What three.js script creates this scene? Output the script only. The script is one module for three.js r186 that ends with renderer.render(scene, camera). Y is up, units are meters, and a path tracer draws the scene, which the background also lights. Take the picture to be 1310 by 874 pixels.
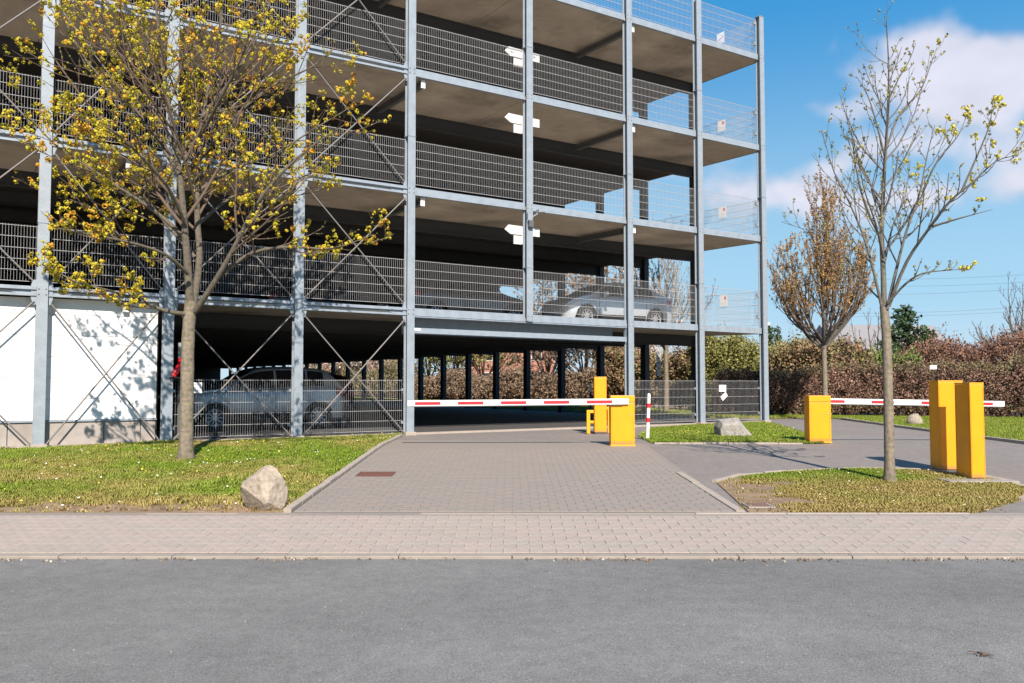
import * as THREE from 'three';
import { mergeGeometries, toCreasedNormals } from 'three/addons/utils/BufferGeometryUtils.js';
import { ImprovedNoise } from 'three/addons/math/ImprovedNoise.js';

// ------------------------------------------------------------------ camera, sky, sun, exposure
const scene = new THREE.Scene();
const R = Math.PI / 180, EYE = 1.19, PITCH = 2.72 * R, F = 1114.2;
const camera = new THREE.PerspectiveCamera(42.83, 1310 / 874, 0.1, 3000);
camera.position.set(0, EYE, 0);
camera.rotation.set(PITCH, 0, 0);
const renderer = new THREE.WebGLRenderer({ antialias: true });
renderer.toneMapping = THREE.LinearToneMapping;
renderer.toneMappingExposure = 1.75;
renderer.shadowMap.enabled = true;

const SUN_AZ = 12.5 * R, SUN_EL = 38 * R;
const sunDir = new THREE.Vector3(Math.sin(SUN_AZ) * Math.cos(SUN_EL), Math.sin(SUN_EL), Math.cos(SUN_AZ) * Math.cos(SUN_EL));
const sun = new THREE.DirectionalLight(new THREE.Color(1, 0.90, 0.80), 4.6);
sun.name = 'sun';
sun.position.copy(sunDir).multiplyScalar(90).add(new THREE.Vector3(0, 0, -22));
sun.target.position.set(0, 0, -22);
sun.castShadow = true;
Object.assign(sun.shadow.camera, { left: -45, right: 45, top: 45, bottom: -45, near: 1, far: 220 });
sun.shadow.mapSize.set(4096, 4096);
scene.add(sun, sun.target);

// ------------------------------------------------------------------ numbers
function rng(seed) {
  let s = seed >>> 0;
  return () => { s = (s + 0x6d2b79f5) | 0; let t = Math.imul(s ^ (s >>> 15), 1 | s); t = (t + Math.imul(t ^ (t >>> 7), 61 | t)) ^ t; return ((t ^ (t >>> 14)) >>> 0) / 4294967296; };
}
const perlin = new ImprovedNoise();
function fbm(x, y, z, oct = 4) { let s = 0, a = 0.5; for (let i = 0; i < oct; i++) { s += a * perlin.noise(x, y, z); x *= 2.03; y *= 2.03; z *= 2.03; a *= 0.5; } return s; }
const clamp = (x, a, b) => Math.min(b, Math.max(a, x)), lerp = (a, b, t) => a + (b - a) * t;
const smooth = (a, b, x) => { const t = clamp((x - a) / (b - a), 0, 1); return t * t * (3 - 2 * t); };
const V = (x, y, z) => new THREE.Vector3(x, y, z);
function at(px, py, Z) {                               // the point at distance Z ahead that a photograph coordinate shows
  const u = (px - 655) / F, v = -(py - 437) / F, c = Math.cos(PITCH), s = Math.sin(PITCH), d = c - v * s;
  return V((u / d) * Z, EYE + ((s + v * c) / d) * Z, -Z);
}

// ------------------------------------------------------------------ sky: clear blue air with some cloud banks
{
  const W = 2048, H = 1024, data = new Float32Array(W * H * 4);
  const puffs = [[24.8, 19.0, 1.9, 1.3], [27.2, 18.2, 2.6, 2.0], [23.2, 18.0, 1.9, 0.7], [29.3, 17.8, 2.6, 1.5], [27, 16.6, 3.4, 1.0], [32.5, 17.5, 2.5, 1.8], [19.6, 16.7, 1.5, 0.55], [21.4, 16.4, 1.7, 0.5], [22.6, 14.2, 2.2, 0.7], [25.6, 14.0, 2.4, 0.6], [20.4, 13.3, 1.5, 0.5],
    [14.4, 11.7, 2.2, 1.1], [17.4, 11.9, 2.4, 1.2], [20.0, 11.6, 2.4, 1.2], [23.0, 11.0, 2.4, 0.9], [26.4, 10.9, 2.6, 0.8], [30, 11.6, 2.6, 0.9], [28.8, 13.4, 2.0, 0.6], [36, 12, 4, 2],
    [-30, 15, 6, 2], [-52, 20, 7, 3], [-64, 17, 5, 2], [60, 22, 7, 3], [72, 17, 6, 2], [-80, 13, 8, 2], [110, 30, 9, 4], [-110, 26, 9, 4], [140, 16, 10, 3], [-140, 18, 10, 3], [176, 26, 9, 4], [48, 12, 6, 2]];
  const zen = [0.017, 0.12, 0.32], mid = [0.028, 0.185, 0.405], low = [0.235, 0.395, 0.52], haze = [0.35, 0.45, 0.52];
  for (let r = 0; r < H; r++) {
    const el = ((r + 0.5) / H - 0.5) * 180;
    for (let c = 0; c < W; c++) {
      const round = ((c + 0.5) / W - 0.5) * 2 * Math.PI, o = (r * W + c) * 4;
      let az = (round / R) + 90; if (az > 180) az -= 360;
      const e = Math.max(el, 0), col = [0, 1, 2].map((k) => {
        let v = lerp(haze[k], low[k], smooth(0, 6, e)); v = lerp(v, mid[k], smooth(4, 25, e)); return lerp(v, zen[k], smooth(24, 80, e));
      });
      if (el > 0) {
        let d = -0.5, near = false; const x = Math.cos(round), z = Math.sin(round);
        for (const [pa, pe, wa, we] of puffs) {
          let da = az - pa; if (da > 180) da -= 360; if (da < -180) da += 360;
          const q = (da / wa) ** 2 + ((el - pe) / we) ** 2 * (el < pe ? 0.45 : 0.7);
          if (q < 6) { d += 0.86 * Math.exp(-q * 0.8); near = true; }
        }
        if (near) {
        const n = fbm(x * 13 + 3.1, el * 0.27, z * 13, 6) * 1.6 + fbm(x * 3, el * 0.1, z * 3 + 7, 3) * 0.6;
        const dens = d + n * 1.15, a = smooth(-0.2, 0.95, dens) * smooth(0.5, 7, el) * 0.86;
        const body = smooth(0.0, 1.0, dens), shade = 0.86 + 0.16 * fbm(x * 16, el * 0.6 + 4, z * 16, 4) + 0.1 * body;
        const cl = [0.50 * shade, 0.49 * shade, 0.55 * shade];
        for (let k = 0; k < 3; k++) col[k] = lerp(col[k], cl[k], a);
        }
      }
      data[o] = col[0]; data[o + 1] = col[1]; data[o + 2] = col[2]; data[o + 3] = 1;
    }
  }
  const sky = new THREE.DataTexture(data, W, H, THREE.RGBAFormat, THREE.FloatType);
  sky.mapping = THREE.EquirectangularReflectionMapping; sky.magFilter = THREE.LinearFilter; sky.needsUpdate = true;
  scene.background = sky; scene.environment = sky;
}

// ------------------------------------------------------------------ textures and materials
function tex(size, metres, fn, srgb = true, h = size) {
  const d = new Uint8Array(size * h * 4);
  for (let y = 0; y < h; y++) for (let x = 0; x < size; x++) {
    const c = fn(x / size, y / h, x, y), o = (y * size + x) * 4;
    for (let k = 0; k < 3; k++) { let v = clamp(c[k], 0, 1); if (srgb) v = v <= 0.0031308 ? v * 12.92 : 1.055 * v ** (1 / 2.4) - 0.055; d[o + k] = Math.round(v * 255); }
    d[o + 3] = 255;
  }
  const t = new THREE.DataTexture(d, size, h);
  t.wrapS = t.wrapT = THREE.RepeatWrapping; t.magFilter = THREE.LinearFilter; t.minFilter = THREE.LinearMipmapLinearFilter; t.generateMipmaps = true;
  if (srgb) t.colorSpace = THREE.SRGBColorSpace;
  t.repeat.set(1 / metres, 1 / metres); t.needsUpdate = true;
  return t;
}
// gradient noise that tiles over the unit square
const GRAD = (() => { const r = rng(99), g = []; for (let i = 0; i < 512; i++) { const a = r() * 6.2832; g.push(Math.cos(a), Math.sin(a)); } return g; })(), PERM = (() => { const r = rng(98), p = [...Array(256).keys()]; for (let i = 255; i > 0; i--) { const j = Math.floor(r() * (i + 1)); [p[i], p[j]] = [p[j], p[i]]; } return Uint8Array.from([...p, ...p]); })();
function tile(u, v, f, s = 0, oct = 4) {
  let sum = 0, amp = 0.75; f = Math.max(1, Math.round(f));
  for (let k = 0; k < oct; k++) {
    const x = u * f, y = v * f, xi = Math.floor(x), yi = Math.floor(y), fx = x - xi, fy = y - yi, x0 = xi % f, x1 = (xi + 1) % f, y0 = yi % f, y1 = (yi + 1) % f, z = (s * 7 + k * 31) & 255;
    const h = (a, b, dx, dy) => { const q = (PERM[(PERM[(a + z) & 255] + b) & 255] + z) & 255; return GRAD[2 * q] * dx + GRAD[2 * q + 1] * dy; };
    const wx = fx * fx * fx * (fx * (fx * 6 - 15) + 10), wy = fy * fy * fy * (fy * (fy * 6 - 15) + 10);
    const a = h(x0, y0, fx, fy), b = h(x1, y0, fx - 1, fy), c = h(x0, y1, fx, fy - 1), d = h(x1, y1, fx - 1, fy - 1);
    const p = a + (b - a) * wx, q = c + (d - c) * wx; sum += amp * (p + (q - p) * wy); f *= 2; amp *= 0.5;
  }
  return sum;
}
const M = {};
function mat(name, rgb, rough = 0.8, extra = {}) {
  const m = new THREE.MeshStandardMaterial({ roughness: rough, metalness: 0, side: THREE.DoubleSide, ...extra });
  m.color.setRGB(...rgb); m.name = name; M[name] = m; return m;
}
{
  const r = rng(5), grain = new Float32Array(1024 * 1024).map(() => r());
  const asphalt = tex(1024, 3.6, (u, v, x, y) => {
    const g = grain[y * 1024 + x], g2 = (grain[((y >> 1) * 1024 + (x >> 1))] + grain[(((y + 1) >> 1) * 1024 + (x >> 1))]) * 0.5, n = tile(u, v, 6, 2, 5), n2 = tile(u, v, 26, 9, 3);
    let k = 0.165 + (g - 0.5) * 0.055 + (g2 - 0.5) * 0.07 + n * 0.02 + n2 * 0.03;
    if (g2 > 0.96) k += 0.10; if (g2 < 0.06) k -= 0.04;
    return [k * 1.03, k * 0.985, k * 0.91];
  });
  const asphaltBump = tex(1024, 3.6, (u, v, x, y) => { const g = grain[((y >> 1) * 1024 + (x >> 1))]; return [g, g, g]; }, false);
  mat('road_asphalt', [1, 1, 1], 0.92, { map: asphalt, bumpMap: asphaltBump, bumpScale: 0.0025, vertexColors: true });
  mat('lane_asphalt', [1.26, 1.14, 1.08], 0.92, { map: asphalt, bumpMap: asphaltBump, bumpScale: 0.002, vertexColors: true });
  mat('shade_dark_asphalt', [0.42, 0.42, 0.44], 0.85, { map: asphalt });  // asphalt of the ground floor; on the far decks it paints interior shade
  const concrete = tex(512, 3, (u, v, x, y) => { const n = tile(u, v, 3, 1, 5), n2 = tile(u, v, 18, 4, 3), g = grain[y * 1024 + x] - 0.5, k = 0.30 + n * 0.13 + n2 * 0.05 + g * 0.02; return [k, k * 0.95, k * 0.88]; });
  mat('concrete', [1, 0.97, 0.93], 0.9, { map: concrete });
  mat('sand', [0.25, 0.212, 0.178], 1);
  mat('kerb', [0.98, 0.88, 0.78], 0.9, { map: concrete });
  mat('pale_concrete', [1.2, 1.06, 0.94], 0.9, { map: concrete });
  mat('plinth_concrete', [1.15, 1.08, 1.05], 0.9, { map: concrete });
  const soffit = tex(1024, 7, (u, v, x, y) => {
    const n = tile(u, v, 4, 3, 5), band = tile(u, v, 6, 8, 3), n2 = tile(u, v, 30, 5, 3), s = smooth(0.05, 0.3, tile(u, v, 5, 14, 4));
    const k = 0.44 + n * 0.18 + band * 0.10 + n2 * 0.06 - s * 0.09; return [k * 1.02, k * 0.90, k * 0.76];
  });
  mat('soffit', [1.0, 1.0, 1.0], 0.9, { map: soffit });
  const zinc = tex(512, 0.9, (u, v, x, y) => { const n = tile(u, v, 5, 6, 4), n2 = tile(u, v, 22, 3, 3), k = 1 + n * 0.2 + n2 * 0.14 + (grain[y * 1024 + x] - 0.5) * 0.05; return [k * 0.285, k * 0.325, k * 0.36]; });
  mat('steel', [1, 1, 1], 0.5, { map: zinc, metalness: 0.15 });
  mat('steel_beam', [0.95, 0.97, 1], 0.55, { map: zinc, metalness: 0.1 });
  mat('dark_steel', [0.10, 0.105, 0.11], 0.6);
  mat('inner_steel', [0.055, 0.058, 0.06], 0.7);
  mat('wire', [0.50, 0.50, 0.50], 0.6);
  mat('rod', [0.19, 0.175, 0.165], 0.6);
  const cladding = tex(256, 2, (u, v, x, y) => { const n = tile(u, v, 3, 12, 4), k = 0.78 + n * 0.05 + (grain[y * 1024 + x] - 0.5) * 0.02; return [k, k, k * 0.99]; });
  mat('cladding', [1, 1, 1], 0.6, { map: cladding });
  mat('white_paint', [0.75, 0.74, 0.71], 0.5);
  mat('off_white', [0.62, 0.60, 0.55], 0.6);
  mat('sign_white', [0.6, 0.59, 0.56], 0.45);
  mat('red_paint', [0.55, 0.02, 0.03], 0.45);
  mat('bright_red', [0.72, 0.015, 0.02], 0.4);
  const orange = tex(512, 1.5, (u, v, x, y) => { const n = tile(u, v, 5, 21, 4), st = smooth(0.12, 0.4, tile(u, v, 14, 27, 3)) * smooth(0.5, 0.0, v), d = clamp(smooth(0.075, 0.02, v + tile(u, v, 12, 33, 3) * 0.05), 0, 1) * 0.6 + st * 0.10, k = 1 + n * 0.10 + (grain[y * 512 + x] - 0.5) * 0.03; return [lerp(0.88 * k, 0.20, d), lerp(0.325 * k, 0.15, d), lerp(0.002, 0.09, d)]; });
  mat('orange', [1, 1, 1], 0.42, { map: orange });
  mat('orange_trim', [0.82, 0.36, 0.004], 0.45);
  mat('black', [0.012, 0.012, 0.013], 0.6);
  const bark = tex(256, 0.5, (u, v, x, y) => { const n = tile(u, v, 9, 31, 4), n2 = tile(u, v, 5, 17, 3), l = smooth(0.1, 0.3, tile(u, v, 7, 25, 3)), k = 0.22 + n * 0.13 + n2 * 0.09; return [k * 1.0 - l * 0.03, k * 0.89 + l * 0.005, k * 0.74 - l * 0.04]; });
  mat('bark', [0.92, 0.83, 0.75], 0.95, { map: bark, bumpMap: bark, bumpScale: 0.006 });
  mat('twig', [0.13, 0.09, 0.062], 0.9);
  mat('limb', [0.56, 0.52, 0.48], 0.95, { map: bark });
  mat('bare_limb', [0.62, 0.62, 0.62], 0.95, { map: bark });
  mat('grey_twig', [0.13, 0.115, 0.10], 0.9);
  const stone = tex(512, 0.7, (u, v, x, y) => { const n = tile(u, v, 5, 41, 5), n2 = tile(u, v, 17, 13, 4), c = smooth(0.12, 0.02, Math.abs(tile(u, v, 4, 52, 4))), k = 0.44 + n * 0.2 + n2 * 0.16 - c * 0.06 + (grain[y * 1024 + x] - 0.5) * 0.04; return [k, k * 0.88, k * 0.72]; });
  mat('beige_stone', [0.84, 0.79, 0.74], 0.92, { map: stone, bumpMap: stone, bumpScale: 0.02 });
  mat('grey_stone', [0.72, 0.76, 0.82], 0.92, { map: stone, bumpMap: stone, bumpScale: 0.02 });
  const soil = tex(1024, 5, (u, v, x, y) => { const n = tile(u, v, 7, 61, 5), n2 = tile(u, v, 40, 67, 3), g = grain[y * 1024 + x] - 0.5, k = 0.23 + n * 0.11 + n2 * 0.08 + g * 0.07; return [k * 1.05, k * 0.70, k * 0.40]; });
  mat('soil', [1, 1, 1], 1, { map: soil });
  const turf = tex(1024, 5, (u, v, x, y) => { const n = tile(u, v, 7, 71, 5), n2 = tile(u, v, 50, 77, 3), g = grain[y * 1024 + x] - 0.5, k = 0.10 + n2 * 0.05 + g * 0.05, b = smooth(-0.05, 0.3, n); return [k * (1 + b * 0.9), k * 1.12, k * 0.28]; });
  mat('turf', [1, 1, 1], 1, { map: turf });
  mat('tyre', [0.02, 0.02, 0.021], 0.8);
  mat('alloy', [0.5, 0.51, 0.52], 0.35, { metalness: 0.7 });
  mat('car_glass', [0.012, 0.014, 0.017], 0.06);
  mat('tail_red', [0.35, 0.01, 0.01], 0.25);
  mat('lamp_clear', [0.6, 0.62, 0.64], 0.15);
}
const GLASS_PAINT = (name, rgb) => { const m = new THREE.MeshPhysicalMaterial({ roughness: 0.35, metalness: 0.4, clearcoat: 1, clearcoatRoughness: 0.05, side: THREE.DoubleSide }); m.color.setRGB(...rgb); m.name = name; return m; };

// ------------------------------------------------------------------ building blocks
function uvMetres(g) {
  if (!g.attributes.normal) g.computeVertexNormals();
  const p = g.attributes.position, n = g.attributes.normal, uv = new Float32Array(p.count * 2);
  for (let i = 0; i < p.count; i++) {
    const ax = Math.abs(n.getX(i)), ay = Math.abs(n.getY(i)), az = Math.abs(n.getZ(i));
    if (ay >= ax && ay >= az) { uv[2 * i] = p.getX(i); uv[2 * i + 1] = p.getZ(i); } else if (ax >= az) { uv[2 * i] = p.getZ(i); uv[2 * i + 1] = p.getY(i); } else { uv[2 * i] = p.getX(i); uv[2 * i + 1] = p.getY(i); }
  }
  g.setAttribute('uv', new THREE.BufferAttribute(uv, 2)); return g;
}
const box = (w, h, d, x = 0, y = 0, z = 0) => new THREE.BoxGeometry(w, h, d).translate(x, y, z);
const span = (x0, x1, y0, y1, z0, z1) => box(Math.abs(x1 - x0), Math.abs(y1 - y0), Math.abs(z1 - z0), (x0 + x1) / 2, (y0 + y1) / 2, (z0 + z1) / 2);
function bevelBox(w, h, d, b = 0.006, x = 0, y = 0, z = 0) {
  const s = new THREE.Shape(); s.moveTo(-w / 2 + b, -h / 2 + b); s.lineTo(w / 2 - b, -h / 2 + b); s.lineTo(w / 2 - b, h / 2 - b); s.lineTo(-w / 2 + b, h / 2 - b); s.closePath();
  return new THREE.ExtrudeGeometry(s, { depth: d - 2 * b, bevelEnabled: true, bevelThickness: b, bevelSize: b, bevelSegments: 2 }).translate(x, y, z - d / 2 + b);
}
const flat = (list) => { const gs = list.map((g) => { g = g.index ? g.toNonIndexed() : g; for (const k of Object.keys(g.attributes)) if (!['position', 'normal', 'uv'].includes(k)) g.deleteAttribute(k); if (!g.attributes.uv) uvMetres(g); return g; }); return gs.length > 1 ? mergeGeometries(gs) : gs[0]; };
const used = new Map();
function numbered(name) { const n = used.get(name) ?? 0; used.set(name, n + 1); return n ? `${name}_${String(n).padStart(3, '0')}` : name; }
function mesh(name, list, material, parent = scene, uv = true) {
  const g = flat(Array.isArray(list) ? list : [list]); if (uv) uvMetres(g);
  const m = new THREE.Mesh(g, material); m.name = parent === scene ? numbered(name) : name; m.castShadow = m.receiveShadow = true; parent.add(m); return m;
}
function thing(name, label, category, pos = [0, 0, 0], turn = 0, group) {
  const o = new THREE.Group(); o.name = numbered(name); o.position.set(...pos); o.rotation.y = turn; o.userData = { label, category }; if (group) o.userData.group = group; scene.add(o); return o;
}
function tag(o, label, category, group) { o.userData = { ...o.userData, label, category }; if (group) o.userData.group = group; return o; }
function structure(o, label) { o.userData.kind = 'structure'; if (label) o.userData.label = label; return o; }
function stuff(o) { o.userData.kind = 'stuff'; return o; }
const partN = new WeakMap();
function rename(o, name) { o.name = name; return o; }
// tapering bars between points, many in one geometry
class Tubes {
  constructor() { this.p = []; this.n = []; this.u = []; this.i = []; }
  add(pts, radii, sides = 5, cap = false) {
    const base = this.p.length / 3; let nrm = null, len = 0;
    for (let k = 0; k < pts.length; k++) {
      const t = V().subVectors(pts[Math.min(k + 1, pts.length - 1)], pts[Math.max(k - 1, 0)]).normalize();
      if (!nrm) { nrm = Math.abs(t.y) < 0.9 ? V(0, 1, 0) : V(1, 0, 0); }
      nrm.addScaledVector(t, -nrm.dot(t)).normalize(); const bi = V().crossVectors(t, nrm), r = Array.isArray(radii) ? radii[k] : radii;
      if (k) len += pts[k].distanceTo(pts[k - 1]);
      for (let s = 0; s <= sides; s++) {
        const a = (s / sides) * Math.PI * 2, c = Math.cos(a), q = Math.sin(a), nx = nrm.x * c + bi.x * q, ny = nrm.y * c + bi.y * q, nz = nrm.z * c + bi.z * q;
        this.p.push(pts[k].x + nx * r, pts[k].y + ny * r, pts[k].z + nz * r); this.n.push(nx, ny, nz); this.u.push((s / sides) * 0.5, len);
      }
    }
    for (let k = 0; k < pts.length - 1; k++) for (let s = 0; s < sides; s++) { const a = base + k * (sides + 1) + s, b = a + sides + 1; this.i.push(a, a + 1, b, b, a + 1, b + 1); }
    if (cap) for (const k of [0, pts.length - 1]) { const c = this.p.length / 3, o = base + k * (sides + 1); this.p.push(pts[k].x, pts[k].y, pts[k].z); const t = V().subVectors(pts[k], pts[k ? k - 1 : 1]).normalize(); this.n.push(t.x, t.y, t.z); this.u.push(0, 0); for (let s = 0; s < sides; s++) this.i.push(c, o + s, o + s + 1); }
    return this;
  }
  bar(a, b, r, sides = 4, cap = false) { return this.add([a, b], [r, r], sides, cap); }
  geometry() {
    const g = new THREE.BufferGeometry();
    g.setAttribute('position', new THREE.Float32BufferAttribute(this.p, 3)); g.setAttribute('normal', new THREE.Float32BufferAttribute(this.n, 3)); g.setAttribute('uv', new THREE.Float32BufferAttribute(this.u, 2)); g.setIndex(this.i); return g;
  }
  build(name, material, parent = scene) { const m = new THREE.Mesh(this.geometry(), material); m.name = parent === scene ? numbered(name) : name; m.castShadow = m.receiveShadow = true; parent.add(m); return m; }
}

// ------------------------------------------------------------------ ground
const ROAD_Z = 7.75, WALK_Z = 9.66;
function ground(Z) { if (Z < ROAD_Z) return -0.36; if (Z < WALK_Z) return lerp(-0.348, -0.24, (Z - ROAD_Z) / (WALK_Z - ROAD_Z)); return lerp(-0.24, 0, clamp((Z - WALK_Z) / (16.4 - WALK_Z), 0, 1)); }
function clip(poly, keep) {                             // poly of [x, z]; keep(z) gives a signed distance
  const out = [];
  for (let i = 0; i < poly.length; i++) { const a = poly[i], b = poly[(i + 1) % poly.length], da = keep(a), db = keep(b); if (da >= 0) out.push(a); if (da * db < 0) { const t = da / (da - db); out.push([lerp(a[0], b[0], t), lerp(a[1], b[1], t)]); } }
  return out;
}
function sheet(name, poly, lift, material, label, tint = 0, cell = 1.2, parent = scene) {       // a sheet on the ground, cut into cells
  const pos = [], col = []; let x0 = 1e9, x1 = -1e9, z0 = 1e9, z1 = -1e9;
  for (const [x, z] of poly) { x0 = Math.min(x0, x); x1 = Math.max(x1, x); z0 = Math.min(z0, z); z1 = Math.max(z1, z); }
  const cuts = [ROAD_Z, WALK_Z, 16.4], zs = [z0]; for (let z = z0 + cell; z < z1; z += cell) zs.push(z); zs.push(z1, ...cuts.filter((c) => c > z0 && c < z1)); zs.sort((a, b) => a - b);
  const xs = [x0]; for (let x = x0 + cell; x < x1; x += cell) xs.push(x); xs.push(x1);
  const tri = THREE.ShapeUtils.triangulateShape(poly.map(([x, z]) => new THREE.Vector2(x, z)), []);
  for (const t of tri) {
    const P = t.map((k) => poly[k]);
    for (let j = 0; j + 1 < zs.length; j++) {
      let strip = clip(clip(P, (q) => q[1] - zs[j]), (q) => zs[j + 1] - q[1]); if (strip.length < 3) continue;
      for (let i = 0; i + 1 < xs.length; i++) {
        const c = clip(clip(strip, (q) => q[0] - xs[i]), (q) => xs[i + 1] - q[0]); if (c.length < 3) continue;
        const mid = (zs[j] + zs[j + 1]) / 2;
        for (let k = 1; k + 1 < c.length; k++) for (const q of [c[0], c[k], c[k + 1]]) {
          const zz = mid < ROAD_Z ? Math.min(q[1], ROAD_Z - 1e-4) : mid < WALK_Z ? clamp(q[1], ROAD_Z + 1e-4, WALK_Z - 1e-6) : q[1];
          pos.push(q[0], ground(zz) + lift, -q[1]); const n = 1 + tint * (fbm(q[0] * 0.35, q[1] * 0.5, 3, 3) + 0.5 * fbm(q[0] * 1.1, q[1] * 1.3, 9, 2)); col.push(n, n, n);
        }
      }
    }
  }
  const g = new THREE.BufferGeometry(); g.setAttribute('position', new THREE.Float32BufferAttribute(pos, 3));
  const nor = new Float32Array(pos.length); for (let i = 1; i < nor.length; i += 3) nor[i] = 1;
  g.setAttribute('normal', new THREE.BufferAttribute(nor, 3)); uvMetres(g);
  if (tint) g.setAttribute('color', new THREE.Float32BufferAttribute(col, 3));
  const m = new THREE.Mesh(g, material); m.name = parent === scene ? numbered(name) : name; m.receiveShadow = m.castShadow = true; parent.add(m);
  return parent === scene ? structure(m, label) : m;
}
sheet('ground', [[-700, -60], [700, -60], [700, 900], [-700, 900]], -0.06, M.soil, 'bare earth under and beyond everything', 0, 40);
const road = sheet('road', [[-60, -20], [60, -20], [60, ROAD_Z], [-60, ROAD_Z]], 0, M.road_asphalt, 'grey asphalt road in front of the pavement', 0.34, 0.5);
sheet('lane', [[2.55, WALK_Z], [10.05, WALK_Z], [10.05, 16.8], [10.45, 23.7], [10.8, 29], [10.2, 31.5], [7.5, 31.5], [2, 31.5], [1, 26], [-2.6, 20.2], [-2.4, 18.2], [2.55, 17.2]], -0.012, M.lane_asphalt, 'grey asphalt lane that runs behind the garage on the right', 0.16);

// ------------------------------------------------------------------ pavers, kerbs
const paverTints = [[0.375, 0.312, 0.262], [0.388, 0.317, 0.267], [0.36, 0.306, 0.257], [0.383, 0.311, 0.263], [0.372, 0.316, 0.268], [0.395, 0.319, 0.269]];
const drvTints = [[0.272, 0.231, 0.195], [0.278, 0.233, 0.198], [0.264, 0.227, 0.193], [0.276, 0.23, 0.196], [0.268, 0.233, 0.198], [0.284, 0.235, 0.198]];
const paverTex = tex(256, 0.5, (u, v) => { const n = tile(u, v, 8, 81, 4), n2 = tile(u, v, 40, 83, 2), k = 0.92 + n * 0.28 + n2 * 0.3; return [k, k, k]; });
function paverGeo(w, d, h) {                             // a block with a chamfered upper edge
  const c = 0.002, a = [[-w / 2, -d / 2], [w / 2, -d / 2], [w / 2, d / 2], [-w / 2, d / 2]], b = a.map(([x, z]) => [x - Math.sign(x) * c, z - Math.sign(z) * c]), p = [];
  const quad = (q) => { for (const k of [0, 1, 2, 0, 2, 3]) p.push(...q[k]); };
  for (let i = 0; i < 4; i++) { const j = (i + 1) % 4; quad([[a[j][0], -h, a[j][1]], [a[i][0], -h, a[i][1]], [a[i][0], -c, a[i][1]], [a[j][0], -c, a[j][1]]]); quad([[a[j][0], -c, a[j][1]], [a[i][0], -c, a[i][1]], [b[i][0], 0, b[i][1]], [b[j][0], 0, b[j][1]]]); }
  quad([b[3], b[2], b[1], b[0]].map(([x, z]) => [x, 0, z]));
  const g = new THREE.BufferGeometry(); g.setAttribute('position', new THREE.Float32BufferAttribute(p, 3)); g.computeVertexNormals(); return uvMetres(g);
}
function pave(parent, x0, x1, z0, z1, w, d, tints, seed, near) {
  const r = rng(seed), spots = []; let row = 0;
  for (let z = z0 + d / 2; z < z1 - d * 0.3; z += d, row++) for (let x = x0 + w / 2 + (row % 2 ? 0 : -w / 2); x < x1 + w * 0.4; x += w) {
    const l = Math.max(x - w / 2, x0), q = Math.min(x + w / 2, x1); if (q - l < 0.03) continue; spots.push([(l + q) / 2, z, q - l, r(), r(), r(), r()]);
  }
  const mats = tints.map((t, i) => { const m = new THREE.MeshStandardMaterial({ roughness: 0.92, map: paverTex }); m.color.setRGB(...t); m.name = 'paver_tone'; return m; });
  spots.sort((a, b) => Math.hypot(a[0], a[1]) - Math.hypot(b[0], b[1]));
  const geo = paverGeo(w - 0.004, d - 0.0035, 0.03), put = (s, o) => {
    const slope = Math.atan2(ground(s[1] + 0.01) - ground(s[1] - 0.01), 0.02);
    o.position.set(s[0], ground(s[1]) + 0.012 + (s[3] - 0.5) * 0.002, -s[1]); o.rotation.set(slope + (s[4] - 0.5) * 0.006, 0, (s[5] - 0.5) * 0.006); o.scale.set((s[2] - 0.004) / (w - 0.004), 1, 1);
  };
  const patch = (s) => Math.floor(clamp((s[6] * 0.75 + 0.125 + fbm(s[0] * 0.5, s[1] * 0.5, seed, 2) * 0.9), 0, 0.999) * tints.length);
  spots.slice(0, near).forEach((s) => { const m = new THREE.Mesh(geo, mats[patch(s)]); put(s, m); m.name = 'paver'; m.castShadow = m.receiveShadow = true; parent.add(m); });
  const rest = spots.slice(near), im = new THREE.InstancedMesh(geo, new THREE.MeshStandardMaterial({ roughness: 0.92, map: paverTex }), rest.length), o = new THREE.Object3D(), c = new THREE.Color();
  rest.forEach((s, i) => { put(s, o); o.updateMatrix(); im.setMatrixAt(i, o.matrix); im.setColorAt(i, c.setRGB(...tints[patch(s)])); });
  im.name = 'paver_field'; im.castShadow = im.receiveShadow = true; parent.add(stuff(im));
}
const DRV_L = -2.42, DRV_R = 2.55;
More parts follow.
